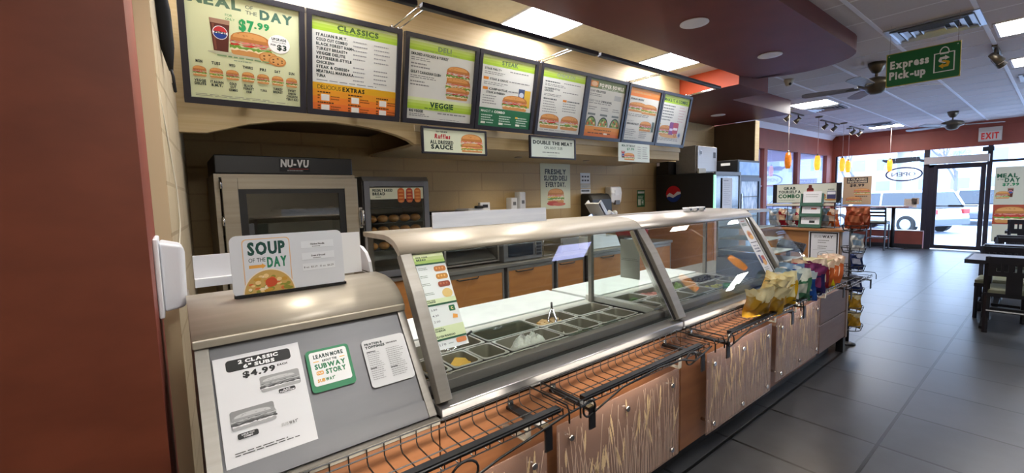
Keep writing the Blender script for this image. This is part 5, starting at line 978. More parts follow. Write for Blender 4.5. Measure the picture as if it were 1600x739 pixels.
def n4(g):
    g.frac(); g.rect(.08, .80, .84, .12, '#e0e8e0'); g.rect(.1, .10, .36, .34, '#dfe8d4'); g.rect(.56, .12, .3, .3, '#8fb89a'); g.bars(.1, .62, .8, 3, .09, .04, '#cfe0d0'); g.text('+', .68, .18, .18, '#f0f4f0', 1, 'c')
notice('green first aid sign on the block wall by the drinks machine', 5.69, 1.337, .195, .262, n4, '#2a6a40', 'first_aid_sign')
t = thing('towel_dispenser', 'black paper towel dispenser on the back wall', 'dispenser', (4.62, 3.97, 1.16)); MB(BLACK).prism([(4.40, YB-.001, 1.16), (4.40, 3.90, 1.16), (4.40, 3.86, 1.30), (4.40, 3.87, 1.48), (4.40, 3.92, 1.555), (4.40, YB-.001, 1.565)], (.43, 0, 0)).build('cover', t, .03, 4); MB(CHARC).box((4.45, 3.872, 1.165), (4.78, 3.885, 1.18)).build('paper_slot', t)
t = thing('soap_dispenser', 'white wall soap dispenser right of the towel dispenser', 'dispenser', (5.03, 4.0, 1.39)); MB(WHITEP).prism([(4.92, YB-.001, 1.42), (4.92, 3.97, 1.42), (4.92, 3.95, 1.56), (4.92, 3.97, 1.655), (4.92, YB-.001, 1.655)], (.24, 0, 0)).build('housing', t, .02, 3); MB(GREYPNL).box((5.0, 3.945, 1.395), (5.10, 3.99, 1.46)).build('push_lever', t, .006); MB(WHITEP).box((4.99, 3.948, 1.53), (5.09, 3.953, 1.60)).build('sight_window', t)
for k, (x, z) in enumerate(((3.17, 1.345), (3.30, 1.36))):
    t = thing('cup_dispenser', ('left white cup dispenser on the block wall', 'right taller white cup dispenser on the block wall')[k], 'dispenser', (x, 4.0, z)); MB(WHITEP).box((x-.045, 3.97, z), (x+.045, YB-.001, z+.19+.05*k)).build('tube', t, .012); MB(GREYPNL).box((x-.02, 3.966, z+.1), (x+.02, 3.9695, z+.14)).build('window', t)
t = thing('thermometer_box', 'small white thermometer box on the block wall over the microwave', 'box', (2.80, 4.05, 1.40)); MB(WHITEP).box((2.73, 4.03, 1.40), (2.86, YB-.001, 1.49)).build('housing', t, .006); MB(CHARC).box((2.76, 4.027, 1.43), (2.83, 4.0295, 1.465)).build('display', t)
# drinks machine and fridges
t = thing('drinks_cabinet', 'wood cabinet carrying the black drinks machine', 'cabinet', (6.5, 3.5, 0)); m = MB(WOODB); m.box((5.95, 3.02, .10), (5.97, 4.04, 1.20)); m.box((5.971, 3.0, .10), (6.95, 3.02, 1.20)); m.build('wood_panels', t); MB(DARKMET).box((5.972, 3.022, 0), (6.94, 4.04, 1.20)).build('carcass', t); MB(STEELX).box((5.93, 2.98, 1.201), (6.96, 4.05, 1.225)).build('top', t)
t = thing('drinks_machine', 'black drinks machine with a round red white and blue emblem', 'drinks machine', (6.5, 3.5, 1.226)); MB(BLACKM).box((6.12, 3.10, 1.226), (6.92, 4.03, 1.82)).build('body', t, .01)
g = G(.27, .27, '#17171a', .1349); g.ell(.135, .135, .125, .125, '#c9202c', 12, 205); g.ell(.135, .135, .125, .125, '#23408e', 205, 360); P = [(.02, .11), (.07, .155), (.14, .12), (.20, .17), (.255, .165), (.26, .135), (.20, .115), (.13, .075), (.06, .10), (.03, .085)]; g.poly(P, '#e8e8ea'); g.build('emblem', t, (6.118, 3.86, 1.39), (0, -1, 0), UZ)
m = MB(GREYPNL); m.box((6.14, 3.075, 1.78), (6.92, 3.098, 1.83)); m.box((6.12, 3.075, 1.24), (6.15, 3.098, 1.78), mat('green_strip_lit', '#9ff0c4', .4, em=1.0)); m.box((6.88, 3.075, 1.24), (6.92, 3.098, 1.78)); m.build('front_frame', t); MB(CARGL).box((6.16, 3.085, 1.25), (6.87, 3.097, 1.77)).build('front_window', t)
g = G(.30, .46, '#d4d4da'); g.frac(); g.bars(.1, .90, .6, 1, .05, .03, '#8a8a94'); [g.bars(.12, .80-.06*k, .72, 1, .05, .016, '#a0a0aa', k) for k in range(12)]; mb = MB(); g.draw(mb, (6.33, 3.07, 1.28), UX, UZ, .002); tag(mb.build('price_sheet', recalc=False), 'white price sheet taped to the drinks machine front', 'sheet')
t = thing('ice_maker', 'stainless ice maker box standing on the black drinks machine', 'ice maker', (6.6, 3.6, 1.822)); MB(STEELX).box((6.30, 3.465, 1.83), (6.90, 3.80, 2.25)).build('casing', t, .01); MB(STEEL).box((6.31, 3.44, 1.86), (6.89, 3.464, 2.24)).build('front_panel', t, .004); MB(WHITEP).box((6.36, 3.4365, 2.10), (6.43, 3.4395, 2.18)).box((6.38, 3.4345, 2.115), (6.41, 3.4365, 2.165), CHARC).build('badge', t); MB(BLACK).box((6.78, 3.4365, 2.07), (6.85, 3.4395, 2.16)).build('latch', t); MB(BLACK).box((6.32, 3.48, 1.8215), (6.88, 3.78, 1.8295)).build('feet', t); MB(CREAMP).box((6.29, 3.41, 1.8215), (6.50, 3.439, 1.90)).build('lower_flap', t)
t = thing('compressor_unit', 'black louvred box behind the ice maker on the drinks machine', 'compressor', (6.3, 3.9, 1.822)); m = MB(BLACKM); m.box((6.13, 3.82, 1.822), (6.80, 4.03, 2.03)); [m.box((6.124, 3.83, 1.85+.022*k), (6.1295, 4.02, 1.86+.022*k)) for k in range(8)]; m.build('louvred_case', t); MB(WHITEP).box((6.122, 3.97, 1.97), (6.1238, 4.02, 2.02)).build('sticker', t)
t = thing('beverage_fridge', 'tall black bottle fridge with lit sign and glass door', 'fridge', (7.55, 3.6, 0)); MB(BLACKM).box((7.15, 3.23, .03), (7.95, 4.02, 2.045)).build('cabinet', t, .01); MB(mat('fridge_sign_lit', '#8fb0d8', .4, em=.35, c2='#5a86c8', ns=(6, 6, 6))).box((7.19, 3.217, 1.80), (7.91, 3.2295, 2.01)).build('lit_sign', t)
m = MB(mat('fridge_frame', '#3a4050', .35, .4)); m.box((7.16, 3.20, .15), (7.22, 3.229, 1.76)); m.box((7.88, 3.20, .15), (7.94, 3.229, 1.76)); m.box((7.22, 3.20, 1.70), (7.88, 3.229, 1.76)); m.box((7.22, 3.20, .15), (7.88, 3.229, .22)); fd = m.build('door', t); MB(mat('fridge_glow', '#6f88ac', .2, em=.25, c2='#c8d4e8', ns=(14, 3, 5))).box((7.22, 3.222, .22), (7.88, 3.2285, 1.70)).build('glass_pane', fd); m = MB(BLACKM)
for k in range(4): m.box((7.25, 3.2145, .45+.33*k), (7.85, 3.2215, .465+.33*k))
m.build('shelf_edges', fd); MB(CHROME).box((7.19, 3.175, .9), (7.205, 3.199, 1.5)).build('handle', fd); MB(WHITEP).box((7.1485, 3.35, 1.96), (7.1495, 3.5, 2.0)).build('sticker', t)
# left wall things
t = thing('hand_sanitizer', 'white hand sanitizer dispenser on the terracotta wall edge', 'dispenser', (.0, 1.77, 1.19)); MB(WHITEP).box((XN+.0005, 1.66, 1.195), (XN+.014, 1.88, 1.437)).build('back_plate', t, .005, 3); MB(mat('sanitizer_shell', '#d6d9df', .3)).loft([[(XN+.0145, 1.68, 1.21), (XN+.0145, 1.86, 1.21), (XN+.0145, 1.86, 1.425), (XN+.0145, 1.68, 1.425)], [(.014, 1.695, 1.215), (.014, 1.845, 1.215), (.018, 1.845, 1.41), (.018, 1.695, 1.41)], [(.022, 1.71, 1.235), (.022, 1.83, 1.235), (.026, 1.83, 1.39), (.026, 1.71, 1.39)]]).build('cover', t, .008, 3)
tag(MB(mat('black_cloth', '#17171a', .8)).tube([(.030, 2.36, 2.48), (.034, 2.40, 2.36), (.044, 2.44, 2.22), (.05, 2.47, 2.13)], [.02, .034, .026, .008], 8).tube([(.05, 2.47, 2.14), (.055, 2.44, 2.10), (.058, 2.46, 2.04), (.054, 2.49, 2.08)], .006, 6).build('folded_umbrella'), 'black folded cloth hanging high on the left kitchen wall', 'umbrella')
t = tag(MB(CREAMP).tube([(.0, 2.20, 1.98), (.012, 2.30, 1.85), (.03, 2.42, 1.6), (.03, 2.44, 1.45), (.02, 2.40, 1.36), (.004, 2.26, 1.30)], .003, 6).build('white_cable'), 'white cable looping down the left kitchen wall', 'cable')
# ================================================================ kiosk and racks at the counter end
t = thing('order_kiosk', 'light wood cabinet at the counter end with a framed notice', 'cabinet', (5.45, 1.66, 0))
MB(WOODK).box((5.30, 1.372, .09), (5.56, 2.10, 1.10)).build('carcass', t, .002); MB(mat('kiosk_edge', '#8f8176', .45, .1)).box((5.30, 1.352, .0), (5.56, 1.3715, 1.10)).build('end_panel', t); MB(WOODK).box((5.275, 1.335, 1.1005), (5.60, 2.13, 1.125)).build('top', t, .003); MB(KICK).box((5.33, 1.372, 0), (5.55, 2.10, .0895)).build('plinth', t)
def d_fr(g):
    g.frac(); g.rect(.06, .05, .88, .9, '#dcdcdf'); g.text('SUB', .16, .80, .085, '#b8b8b8', 1, fit=.27, lean=.12); g.text('WAY', .45, .80, .085, '#4a4a4a', 1, fit=.36, lean=.12); g.rect(.14, .38, .72, .006, '#6a6a6a'); g.ell(.5, .24, .2, .11, '#8a8a8a'); g.ell(.5, .24, .18, .095, '#dcdcdf'); g.bars(.4, .25, .2, 2, .04, .02, '#8a8a8a')
    g.bars(.3, .70, .4, 2, .07, .03, '#8a8a8a'); g.bars(.3, .50, .4, 2, .07, .03, '#8a8a8a')
t = thing('framed_notice', 'black framed white notice on the light wood cabinet front', 'notice', (5.298, 1.51, .79)); g = G(.252, .305, '#2c2c30'); d_fr(g); g.build('print', t, (5.297, 1.638, .787), (0, -1, 0), UZ, th=.004)
m = MB(WHITEP); y0, y1, z0, z1 = 1.38, 1.644, .781, 1.098
for a, b in (((5.292, y0, z0), (5.2995, y1, z0+.008)), ((5.292, y0, z1-.008), (5.2995, y1, z1)), ((5.292, y0, z0+.008), (5.2995, y0+.008, z1-.008)), ((5.292, y1-.008, z0+.008), (5.2995, y1, z1-.008))): m.box(a, b)
m.build('frame', t)
GRN = mat('green_holder', '#2f5a48', .45)
t = thing('brochure_holder', 'green three tier brochure holder on the light wood cabinet', 'holder', (5.36, 1.655, 1.126))
m = MB(GRN); o = Vector((5.36, 1.76, 1.128)); bt = Vector((-.10, 0, .36)).normalized(); bt = Vector((.16, .0, .987)); nn = Vector((0, -1, 0)).cross(bt)
m.obox(o, (0, -1, 0), bt, nn, .205, .365, -.008); m.obox(o, (0, -1, 0), bt, nn, .012, .365, .03); m.obox(o+Vector((0, -.193, 0)), (0, -1, 0), bt, nn, .012, .365, .03)
for k in range(3): m.obox(o+bt*(.115*k), (0, -1, 0), bt, nn, .205, .012, .03); m.obox(o+bt*(.115*k)+nn*.03, (0, -1, 0), bt, nn, .205, .035, .004)
m.build('holder', t)
for k in range(3):
    g = G(.17, .125 if k == 2 else .085, '#dcdcde'); g.frac().bars(.15, .7, .7, 2, .18, .06, '#9a9a9a'); 
    if k == 0: g.rect(.45, .2, .3, .3, '#2a2a2a')
    if k == 1: g.rect(.5, .55, .3, .2, '#b85a50')
    mb = MB(); g.draw(mb, o+bt*(.115*k+.014+.02)+nn*.012+Vector((0, -.017, 0)), (0, -1, 0), bt, .003); tag(mb.build('brochure', recalc=False), ('brochures in the bottom pocket of the green holder', 'brochures in the middle pocket of the green holder', 'brochures in the top pocket of the green holder')[k], 'brochure', 'brochures in the green holder')
t = thing('chip_rack', 'black wire chip rack with GRAB YOURSELF A COMBO header on the cabinet', 'rack', (5.5, 1.72, 1.126))
m = MB(BLACKW)
for x, zt in ((5.40, 1.36), (5.585, 1.60)):
    for y in (1.45, 1.67, 1.89, 2.11): m.tube([(x, y, 1.127), (x, y, zt)], .0035, 5)
    for z in (1.132, 1.20, 1.355): m.tube([(x, 1.45, z), (x, 2.11, z)], .0028, 5)
for y in (1.45, 1.56, 1.67, 1.78, 1.89, 2.0, 2.11): m.tube([(5.40, y, 1.132), (5.585, y, 1.132)], .0025, 4)
for y in (1.45, 2.11): m.tube([(5.40, y, 1.355), (5.585, y, 1.42)], .003, 5)
m.build('wire_frame', t); m = MB(BLACK); m.box((5.395, 1.45, 1.1265), (5.60, 2.11, 1.1285)); m.build('base_tray', t)
def d_combo(g):
    g.frac(); g.rect(0, 0, .065, 1, '#1c1c22'); g.rect(.935, 0, .065, 1, '#1c1c22'); g.text('GRAB', .17, .72, .15, '#24382e', 1, fit=.18); g.text('YOURSELF A', .09, .52, .15, '#24382e', 1, fit=.34); g.text('COMBO', .09, .26, .2, '#1e5a3a', 1, fit=.33); g.bars(.09, .12, .3, 1, .05, .03, '#8a9a8a')
    g.rr(.52, .45, .10, .35, .1, '#5a2420'); g.rr(.545, .75, .05, .2, .05, '#5a2420'); g.rect(.52, .55, .10, .1, '#a83a34'); g.sub(.62, .16, .18, .34, 101); g.rr(.81, .18, .12, .42, .03, '#46466a'); g.rect(.815, .42, .11, .14, '#e0e0e8'); g.bars(.82, .66, .1, 1, .05, .05, '#3a4a3a'); g.ell(.86, .14, .08, .05, '#c08a50')
g = G(.66, .205, '#cfd2c4'); d_combo(g); g.build('header_sign', t, (5.578, 2.11, 1.392), (0, -1, 0), UZ, th=.006); MB(BLACKM).box((5.585, 1.448, 1.385), (5.592, 2.112, 1.602)).build('header_backing', t); MB(CREAMP).box((5.39, 1.46, 1.362), (5.394, 2.10, 1.386)).build('price_strip', t)
for k, (kd, y) in enumerate((('white', 2.00), ('dred', 1.92), ('white', 1.84), ('red', 1.76), ('rust', 1.66), ('orange', 1.585), ('white', 1.51), ('orange', 1.44))):
    bag(kd, (5.49, y+.05, 1.14), (radians(8), 0, radians(-90+random.uniform(-12, 12))), ('white chip bag at the left end of the header rack', 'dark red chip bag second in the header rack', 'white chip bag third in the header rack', 'red chip bag behind the green brochure holder', 'rust coloured chip bag right of the green brochure holder', 'orange chip bag in the right half of the header rack', 'white chip bag in the right half of the header rack', 'orange chip bag at the right end of the header rack')[k], 'chip bags in the header rack', .85)
# floor chip spinner
t = thing('chip_stand', 'slim black floor stand with tiered wire trays of chip bags', 'stand', (5.17, 1.205, 0)); sx, sy = 5.17, 1.25
MB(BLACKM).tube([(sx, sy, .02), (sx, sy, 1.33)], .016, 8).build('pole', t); MB(BLACKM).lathe([(.07, .001), (.07, .012), (.03, .03), (.0, .03)], (sx, sy, 0), 22).build('base', t)
for z in (.16, .34, .52, .74, .92, 1.13):
    m = MB(BLACKW); m.tube([(sx+.10*cos(2*pi*k/16), sy+.085*sin(2*pi*k/16)-.02, z) for k in range(16)], .005, 5, closed=True); m.tube([(sx+.115*cos(2*pi*k/16), sy+.10*sin(2*pi*k/16)-.02, z+.05) for k in range(16)], .004, 5, closed=True)
    for k in range(8): m.tube([(sx+.10*cos(2*pi*k/8), sy+.085*sin(2*pi*k/8)-.02, z), (sx+.115*cos(2*pi*k/8), sy+.10*sin(2*pi*k/8)-.02, z+.05)], .003, 4)
    m.tube([(sx-.10, sy-.02, z), (sx+.10, sy-.02, z)], .004, 4); m.build('wire_tray', t)
for k, (kd, dx, dy, z) in enumerate((('rust', -.035, -.035, 1.14), ('rust', .0, -.075, 1.14), ('rust', .03, -.0, 1.14), ('white', 0, -.05, .93), ('navy', 0, -.05, .75), ('navy', 0, -.05, .53), ('gold', 0, -.05, .35), ('gold', 0, -.05, .17))):
    bag(kd, (sx+dx, sy+dy, z+.008), (radians(4), 0, radians(-80+25*dx*10)), ('orange red chip bag on top of the floor stand, nearest', 'orange red chip bag on top of the floor stand, at its right', 'orange red chip bag on top of the floor stand, rearmost', 'silver white chip bag on the second tier of the floor stand', 'navy chip bag on the third tier of the floor stand', 'navy chip bag on the fourth tier of the floor stand', 'gold chip bag on the fifth tier of the floor stand', 'gold chip bag on the lowest tier of the floor stand')[k], 'chip bags on the floor stand', (.92, .9, .88)[k] if k < 3 else .72)
# ================================================================ dining room ceiling
panel_light('square light panel beside the air vent at the right picture edge', 5.97, 6.55, -.06, .475, EMISW); panel_light('square light panel past the track spots at the right edge', 7.81, 8.38, -.06, .47, EMISW); panel_light('square light panel in the dining ceiling beyond the soffit', 8.42, 9.04, 2.42, 2.99, EMISW); panel_light('square light panel nearest the shop front wall', 13.16, 13.72, 2.38, 2.98, EMISW)
panel_light('square light panel added in the dining ceiling, out at the far right', 11.0, 11.6, -.7, -.1, EMISW); panel_light('square light panel over the aisle right of the camera', 3.6, 4.22, -.31, -.03, EMISD)  # far right panel is unseen, added to light the dining room
for k, (x, y) in enumerate(((.85, -.3), (.1, -1.5), (10.2, -2.2))): panel_light('added square light panel in the aisle ceiling outside the picture', x, x+.58, y, y+.58, EMISW, 'added aisle light panels out of view')  # unseen panels added to brighten the aisle and counter front
VENT = mat('vent_aluminium', '#b9bfca', .3, .7); DKV = mat('vent_dark', '#16171c', .6)
def vent(label, x0, x1, y0, y1, big=True):
    t = thing('ceiling_vent', label, 'vent', ((x0+x1)/2, (y0+y1)/2, ZC-.02)); m = MB(VENT); w_ = .035
    for a, b in (((x0, y0), (x1, y0+w_)), ((x0, y1-w_), (x1, y1)), ((x0, y0+w_), (x0+w_, y1-w_)), ((x1-w_, y0+w_), (x1, y1-w_))): m.box((*a, ZC-.014), (*b, ZC-.001))
    m.build('frame', t); MB(DKV).box((x0+w_, y0+w_, ZC-.004), (x1-w_, y1-w_, ZC-.0015)).build('duct', t)
    cx, cy, hx, hy = (x0+x1)/2, (y0+y1)/2, (x1-x0)/2-w_, (y1-y0)/2-w_
    for k in range(4):
        f0, f1 = 1-.235*k-.02, 1-.235*k-.16
        def rg(f, z): return [(cx-hx*f, cy-hy*f, z), (cx+hx*f, cy-hy*f, z), (cx+hx*f, cy+hy*f, z), (cx-hx*f, cy+hy*f, z)]
        m = MB(VENT); m.loft([rg(f1, ZC-.008), rg(f0-.03, ZC-.016), rg(f0, ZC-.030), rg(f0+.012, ZC-.030), rg(f0-.02, ZC-.014), rg(f1, ZC-.006)], cap=False); m.build('vane', t)
    return t
vent('large shiny ceiling air vent above the hanging green sign', 5.34, 5.90, .50, 1.12); vent('ceiling air vent next to the panel beyond the soffit', 9.06, 9.62, 2.40, 2.96); vent('ceiling air vent beside the panel at the shop front', 12.55, 13.12, 2.40, 2.96); vent('ceiling air vent at the right picture edge past the panels', 9.0, 9.6, -.15, .45)
def fan(label, x, y, rz, group='ceiling fans'):
    t = thing('ceiling_fan', label, 'ceiling fan', (x, y, 2.6), group)
    MB(BRONZE).lathe([(.005, 2.86), (.045, 2.875), (.075, 2.93), (.085, ZC-.001)], (x, y, 0), 20).build('canopy', t); MB(BRONZE).cyl((x, y, 2.81), (x, y, 2.87), .014, seg=10).build('downrod', t)
    MB(BRONZE).lathe([(.03, 2.825), (.075, 2.81), (.15, 2.785), (.175, 2.745), (.165, 2.71), (.10, 2.685), (.085, 2.655), (.05, 2.63), (0, 2.625)], (x, y, 0), 26).build('motor', t)
    for k in range(5):
        a = rz+2*pi*k/5; X = Matrix.Translation((x, y, 2.71)) @ Matrix.Rotation(a, 4, 'Z') @ Matrix.Rotation(radians(11), 4, 'X')
        P = [(.20, -.05), (.45, -.07), (.68, -.068), (.72, -.04), (.725, 0), (.72, .04), (.68, .068), (.45, .07), (.20, .05)]; m = MB(mat('fan_blade', '#8f8a8c', .4, c2='#7d7879', ns=(40, 4, 4))); m.prism([tuple(X @ Vector((p, q, 0))) for p, q in P], X.to_3x3() @ Vector((0, 0, .008))); b = m.build('blade', t)
        m = MB(BRONZE); m.prism([tuple(X @ Vector((p, q, -.006))) for p, q in ((.13, -.02), (.24, -.035), (.28, 0), (.24, .035), (.13, .02))], X.to_3x3() @ Vector((0, 0, .0055))); m.build('blade_iron', b)
    return t
fan('bronze ceiling fan partly behind the hanging green sign', 6.59, 1.42, .55); fan('bronze ceiling fan further off in front of the EXIT sign', 12.16, 1.41, .1)
# hanging green sign
t = thing('express_sign', 'green hanging sign reading Express Pick-up with a bag emblem', 'sign', (5.25, .80, 2.43)); PY = mat('sign_edge_yellow', '#b9a84a', .5)
p0, p1 = Vector((5.22, 1.055, 2.44)), Vector((5.26, .582, 2.445)); u = (p1-p0).normalized(); v = Vector((0, 0, 1)); v = (v-u*v.dot(u)).normalized(); Wd = (p1-p0).length
g = G(Wd, .292, '#b9a84a'); g.frac(); g.rr(.012, .02, .976, .96, .05, '#1f6a38'); g.text('Express', .06, .54, .22, '#eef2ea', 1, fit=.53); g.text('Pick-up', .05, .22, .22, '#eef2ea', 1, fit=.50)
g.rect(.655, .20, .27, .55, '#eef2ea'); g.rect(.672, .225, .236, .50, '#1f6a38'); g.ell(.79, .75, .065, .16, '#eef2ea', 0, 180); g.ell(.79, .75, .05, .13, '#1f6a38', 0, 180); g.rect(.735, .70, .11, .024, '#eef2ea')
g.poly([(.715, .53), (.735, .62), (.80, .63), (.80, .67), (.86, .58), (.80, .53), (.80, .56), (.76, .56), (.76, .52), (.83, .47), (.80, .44), (.73, .49)], '#f0f0e8'); g.poly([(.865, .45), (.845, .34), (.78, .33), (.78, .285), (.72, .38), (.78, .44), (.78, .40), (.82, .41), (.82, .45), (.75, .50), (.78, .53), (.85, .49)], '#e8b82a')
for x in (.04, .955): g.ell(x, .92, .009, .016, '#d8d8d0', n=8)
g.build('sign_face', t, p0, u, v, th=.012); m = MB(CHROME)
for f in (.045, .955): q = p0+u*Wd*f+v*.27; m.tube([q+Vector((.007, 0, 0)), (q.x+.007, q.y, ZC-.0005)], .0016, 4)
m.build('hanging_wire', t)
# track lights, pendants, camera, exit sign
def track(label, x0, x1, y, n=2, lit=True, dirv=(-.15, .7, -.65)):
    t = thing('track_light', label, 'track light', ((x0+x1)/2, y, ZC-.2), 'track spot lights'); MB(BRONZE).box((x0, y-.02, ZC-.022), (x1, y+.02, ZC-.001)).build('track', t)
    for k in range(n):
        x = x0+(x1-x0)*(k+.5)/n; d = Vector(dirv).normalized(); p = Vector((x, y, ZC-.11)); m = MB(BRONZE); m.tube([(x, y, ZC-.022), (x, y, ZC-.08), tuple(p)], .011, 8); m.cyl(p-d*.05, p+d*.07, .028, .045, 14); h = m.build('spot_head', t); MB(mat('spot_lit', '#fff0d8', .3, em=2.2 if lit else .4)).cyl(p+d*.0705, p+d*.073, .040, seg=14).build('lamp_face', h)
track('twin track spots by the right picture edge under the panels', 6.85, 7.35, .52, dirv=(.55, -.5, -.6)); track('track spots nearest the soffit end over the window aisle', 8.85, 9.8, 3.21); track('track spots between the second and third pendants', 10.8, 11.95, 3.2, 2, False); track('track spots beside the window corner', 12.55, 13.6, 3.14)
def pendant(label, x, y, z=1.925, h=.285, grp=None):
    t = thing('pendant_lamp', label, 'pendant lamp', (x, y, z), grp or 'amber glass pendants along the windows'); gm = PENDK if x < 9 and not grp else PEND; MB(BRONZE).lathe([(.0, ZC-.03), (.06, ZC-.025), (.065, ZC-.001)], (x, y, 0), 16).build('canopy', t); MB(mat('pendant_cable', '#b9a8a0', .5)).tube([(x, y, z+h+.03), (x, y, ZC-.03)], .004, 6).build('cable', t); MB(BRONZE).cyl((x, y, z+h-.005), (x, y, z+h+.04), .022, .012, 12).build('cap', t)
    MB(gm).lathe([(.036, 0), (.05, .06), (.056, .13), (.052, .20), (.036, h), (.033, h), (.049, .20), (.053, .13), (.047, .06), (.033, 0)], (x, y, z), 18).build('glass_shade', t); point('pendant_bulb', (x, y, z+.12), 3.0, (1, .62, .25), .03); return t
pendant('dark amber pendant lamp, first and nearest along the windows', 8.80, 3.095); pendant('amber pendant lamp, second along the windows', 10.29, 3.09); pendant('amber pendant lamp, third along the windows above the poster', 11.80, 3.07); pendant('amber pendant lamp half behind the third one', 12.9, 3.24); pendant('amber pendant lamp hanging in front of the OPEN sign', 13.7, 2.62)
pendant('amber pendant lamp over the right side tables, nearer', 5.3, -.16, grp='amber pendants over the right side tables'); pendant('amber pendant lamp over the right side tables, further', 6.5, .0, grp='amber pendants over the right side tables')
t = thing('ceiling_camera', 'small pale dome camera on the ceiling by the soffit', 'camera', (6.52, 2.41, ZC-.09)); MB(CREAMP).lathe([(.0, ZC-.085), (.03, ZC-.08), (.045, ZC-.055), (.05, ZC-.03), (.06, ZC-.028), (.06, ZC-.001)], (6.52, 2.31, 0), 18).build('housing', t); MB(BLACK).ball((6.49, 2.285, ZC-.065), .018, 10, 6).build('lens', t)
t = thing('exit_sign', 'white EXIT sign with red letters above the glass door', 'exit sign', (XF-.05, 1.08, 2.52)); MB(mat('exit_case', '#b8a898', .5)).box((XF-.06, .90, 2.52), (XF-.0005, 1.26, 2.83)).build('case', t, .006); g = G(.34, .19, '#c8bcae'); g.frac().text('EXIT', .5, .14, .70, '#d83a30', 1, 'c', fit=.78); g.build('face', t, (XF-.062, 1.25, 2.545), (0, -1, 0), UZ, th=.002)
tag(MB(DKV).box((XF-.06, 1.0, 2.30), (XF-.0005, 1.18, 2.40)).build('door_closer', bevel=.008), 'small dark sensor box over the door operator at its right end', 'sensor')
# ================================================================ window dressing on the shop front
def flat(name, label, cat, y0, z0, wd, h, fn, bg, x=XF+.05): g = G(wd, h, bg); fn(g); mb = MB(); g.draw(mb, (x, y0, z0), (0, -1, 0), UZ, .003); return tag(mb.build(name, recalc=False), label, cat)
def d_foot(g): g.frac(); g.rect(.13, .76, .74, .20, '#3a3028'); g.text('2 CLASSIC', .5, .875, .06, '#d8c49a', 1, 'c', fit=.66); g.text('FOOTLONGS', .5, .785, .06, '#d8c49a', 1, 'c', fit=.66); g.text('$8.99', .5, .645, .085, '#2c2620', 1, 'c', fit=.50); g.sub(.38, .34, .58, .24, 111); g.sub(.1, .05, .6, .24, 112); g.bars(.45, .28, .5, 1, .04, .03, '#5a4a3a')
flat('window_poster', 'tan window poster 2 CLASSIC FOOTLONGS $8.99 beside the chip bags', 'poster', 3.78, 1.10, .62, .76, d_foot, '#b89a72')
def d_meal(g):
    g.frac(); g.text('MEAL', .03, .86, .05, '#1e5a3a', 1, fit=.30); g.text('OF THE', .03, .825, .018, '#3a5a48', 0, fit=.10); g.text('DAY', .15, .80, .05, '#1e5a3a', 1, fit=.22); g.text('$7.99', .12, .75, .035, '#1e7a4a', 1, fit=.24); g.cup(.2, .60, .09, .12); g.sub(.02, .58, .22, .10, 121); g.bars(.5, .9, .45, 8, .045, .014, '#4a5a50')
    g.rect(0, .24, 1, .26, '#a84a30'); g.sub(.02, .26, .5, .22, 122); g.sub(.5, .26, .48, .22, 123)
flat('window_banner', 'tall cream MEAL OF THE DAY banner in the pane right of the door', 'banner', .965, .24, 1.0, 1.69, d_meal, '#c9c3a8')
t = thing('open_sign', 'dark oval OPEN sign seen from behind in the shop window', 'sign', (XF+.03, 2.52, 1.70)); NAVY = mat('neon_navy', '#1e2450', .4)
for rx, rz, cy, cz in ((.345, .165, 2.525, 1.865),): MB(NAVY).tube([(XF+.035, cy+rx*cos(2*pi*k/36), cz+rz*sin(2*pi*k/36)) for k in range(36)], .018, 6, closed=True).build('oval_tube', t)
g = G(.5, .14, GLASSM); g.text('OPEN', .02, .02, .10, '#1e2450', 0, fit=.46, mir=True); mb = MB()
for vs, fs, c, l in g.it: mb.add([(XF+.03, 2.78-a, 1.795+b) for a, b in vs], fs, NAVY)
mb.build('letters', t, recalc=False); MB(CHROME).tube([(XF+.035, 2.3, 2.02), (XF+.035, 2.3, 2.42)], .002, 4).tube([(XF+.035, 2.7, 2.02), (XF+.035, 2.7, 2.42)], .002, 4).build('chain', t)
P = [(2.98, 2.235), (2.94, 2.27), (2.93, 2.255), (2.86, 2.25), (2.83, 2.275), (2.25, 2.29), (2.23, 2.22), (2.13, 2.19), (2.16, 2.14), (2.22, 2.15), (2.24, 2.17), (2.80, 2.14), (2.88, 2.13), (2.86, 2.17), (2.93, 2.20)]
tag(MB(mat('dark_decal', '#2c3440', .6)).prism([(XF+.05, y, z) for y, z in P], (.006, 0, 0)).build('dark_banner'), 'ragged dark banner stuck on the glass above the OPEN sign', 'banner')
for k, (y, z, c, lb) in enumerate(((2.40, 1.02, '#c8b49c', 'tan paper notice on the window, left of two'), (2.26, 1.10, '#c0a890', 'small tan paper notice on the window, next to the door frame'))): flat('window_notice', lb, 'notice', y+.09, z, .24-.1*k, .22-.06*k, lambda g: g.frac().bars(.15, .8, .7, 4, .18, .05, '#8a7a6a'), c)
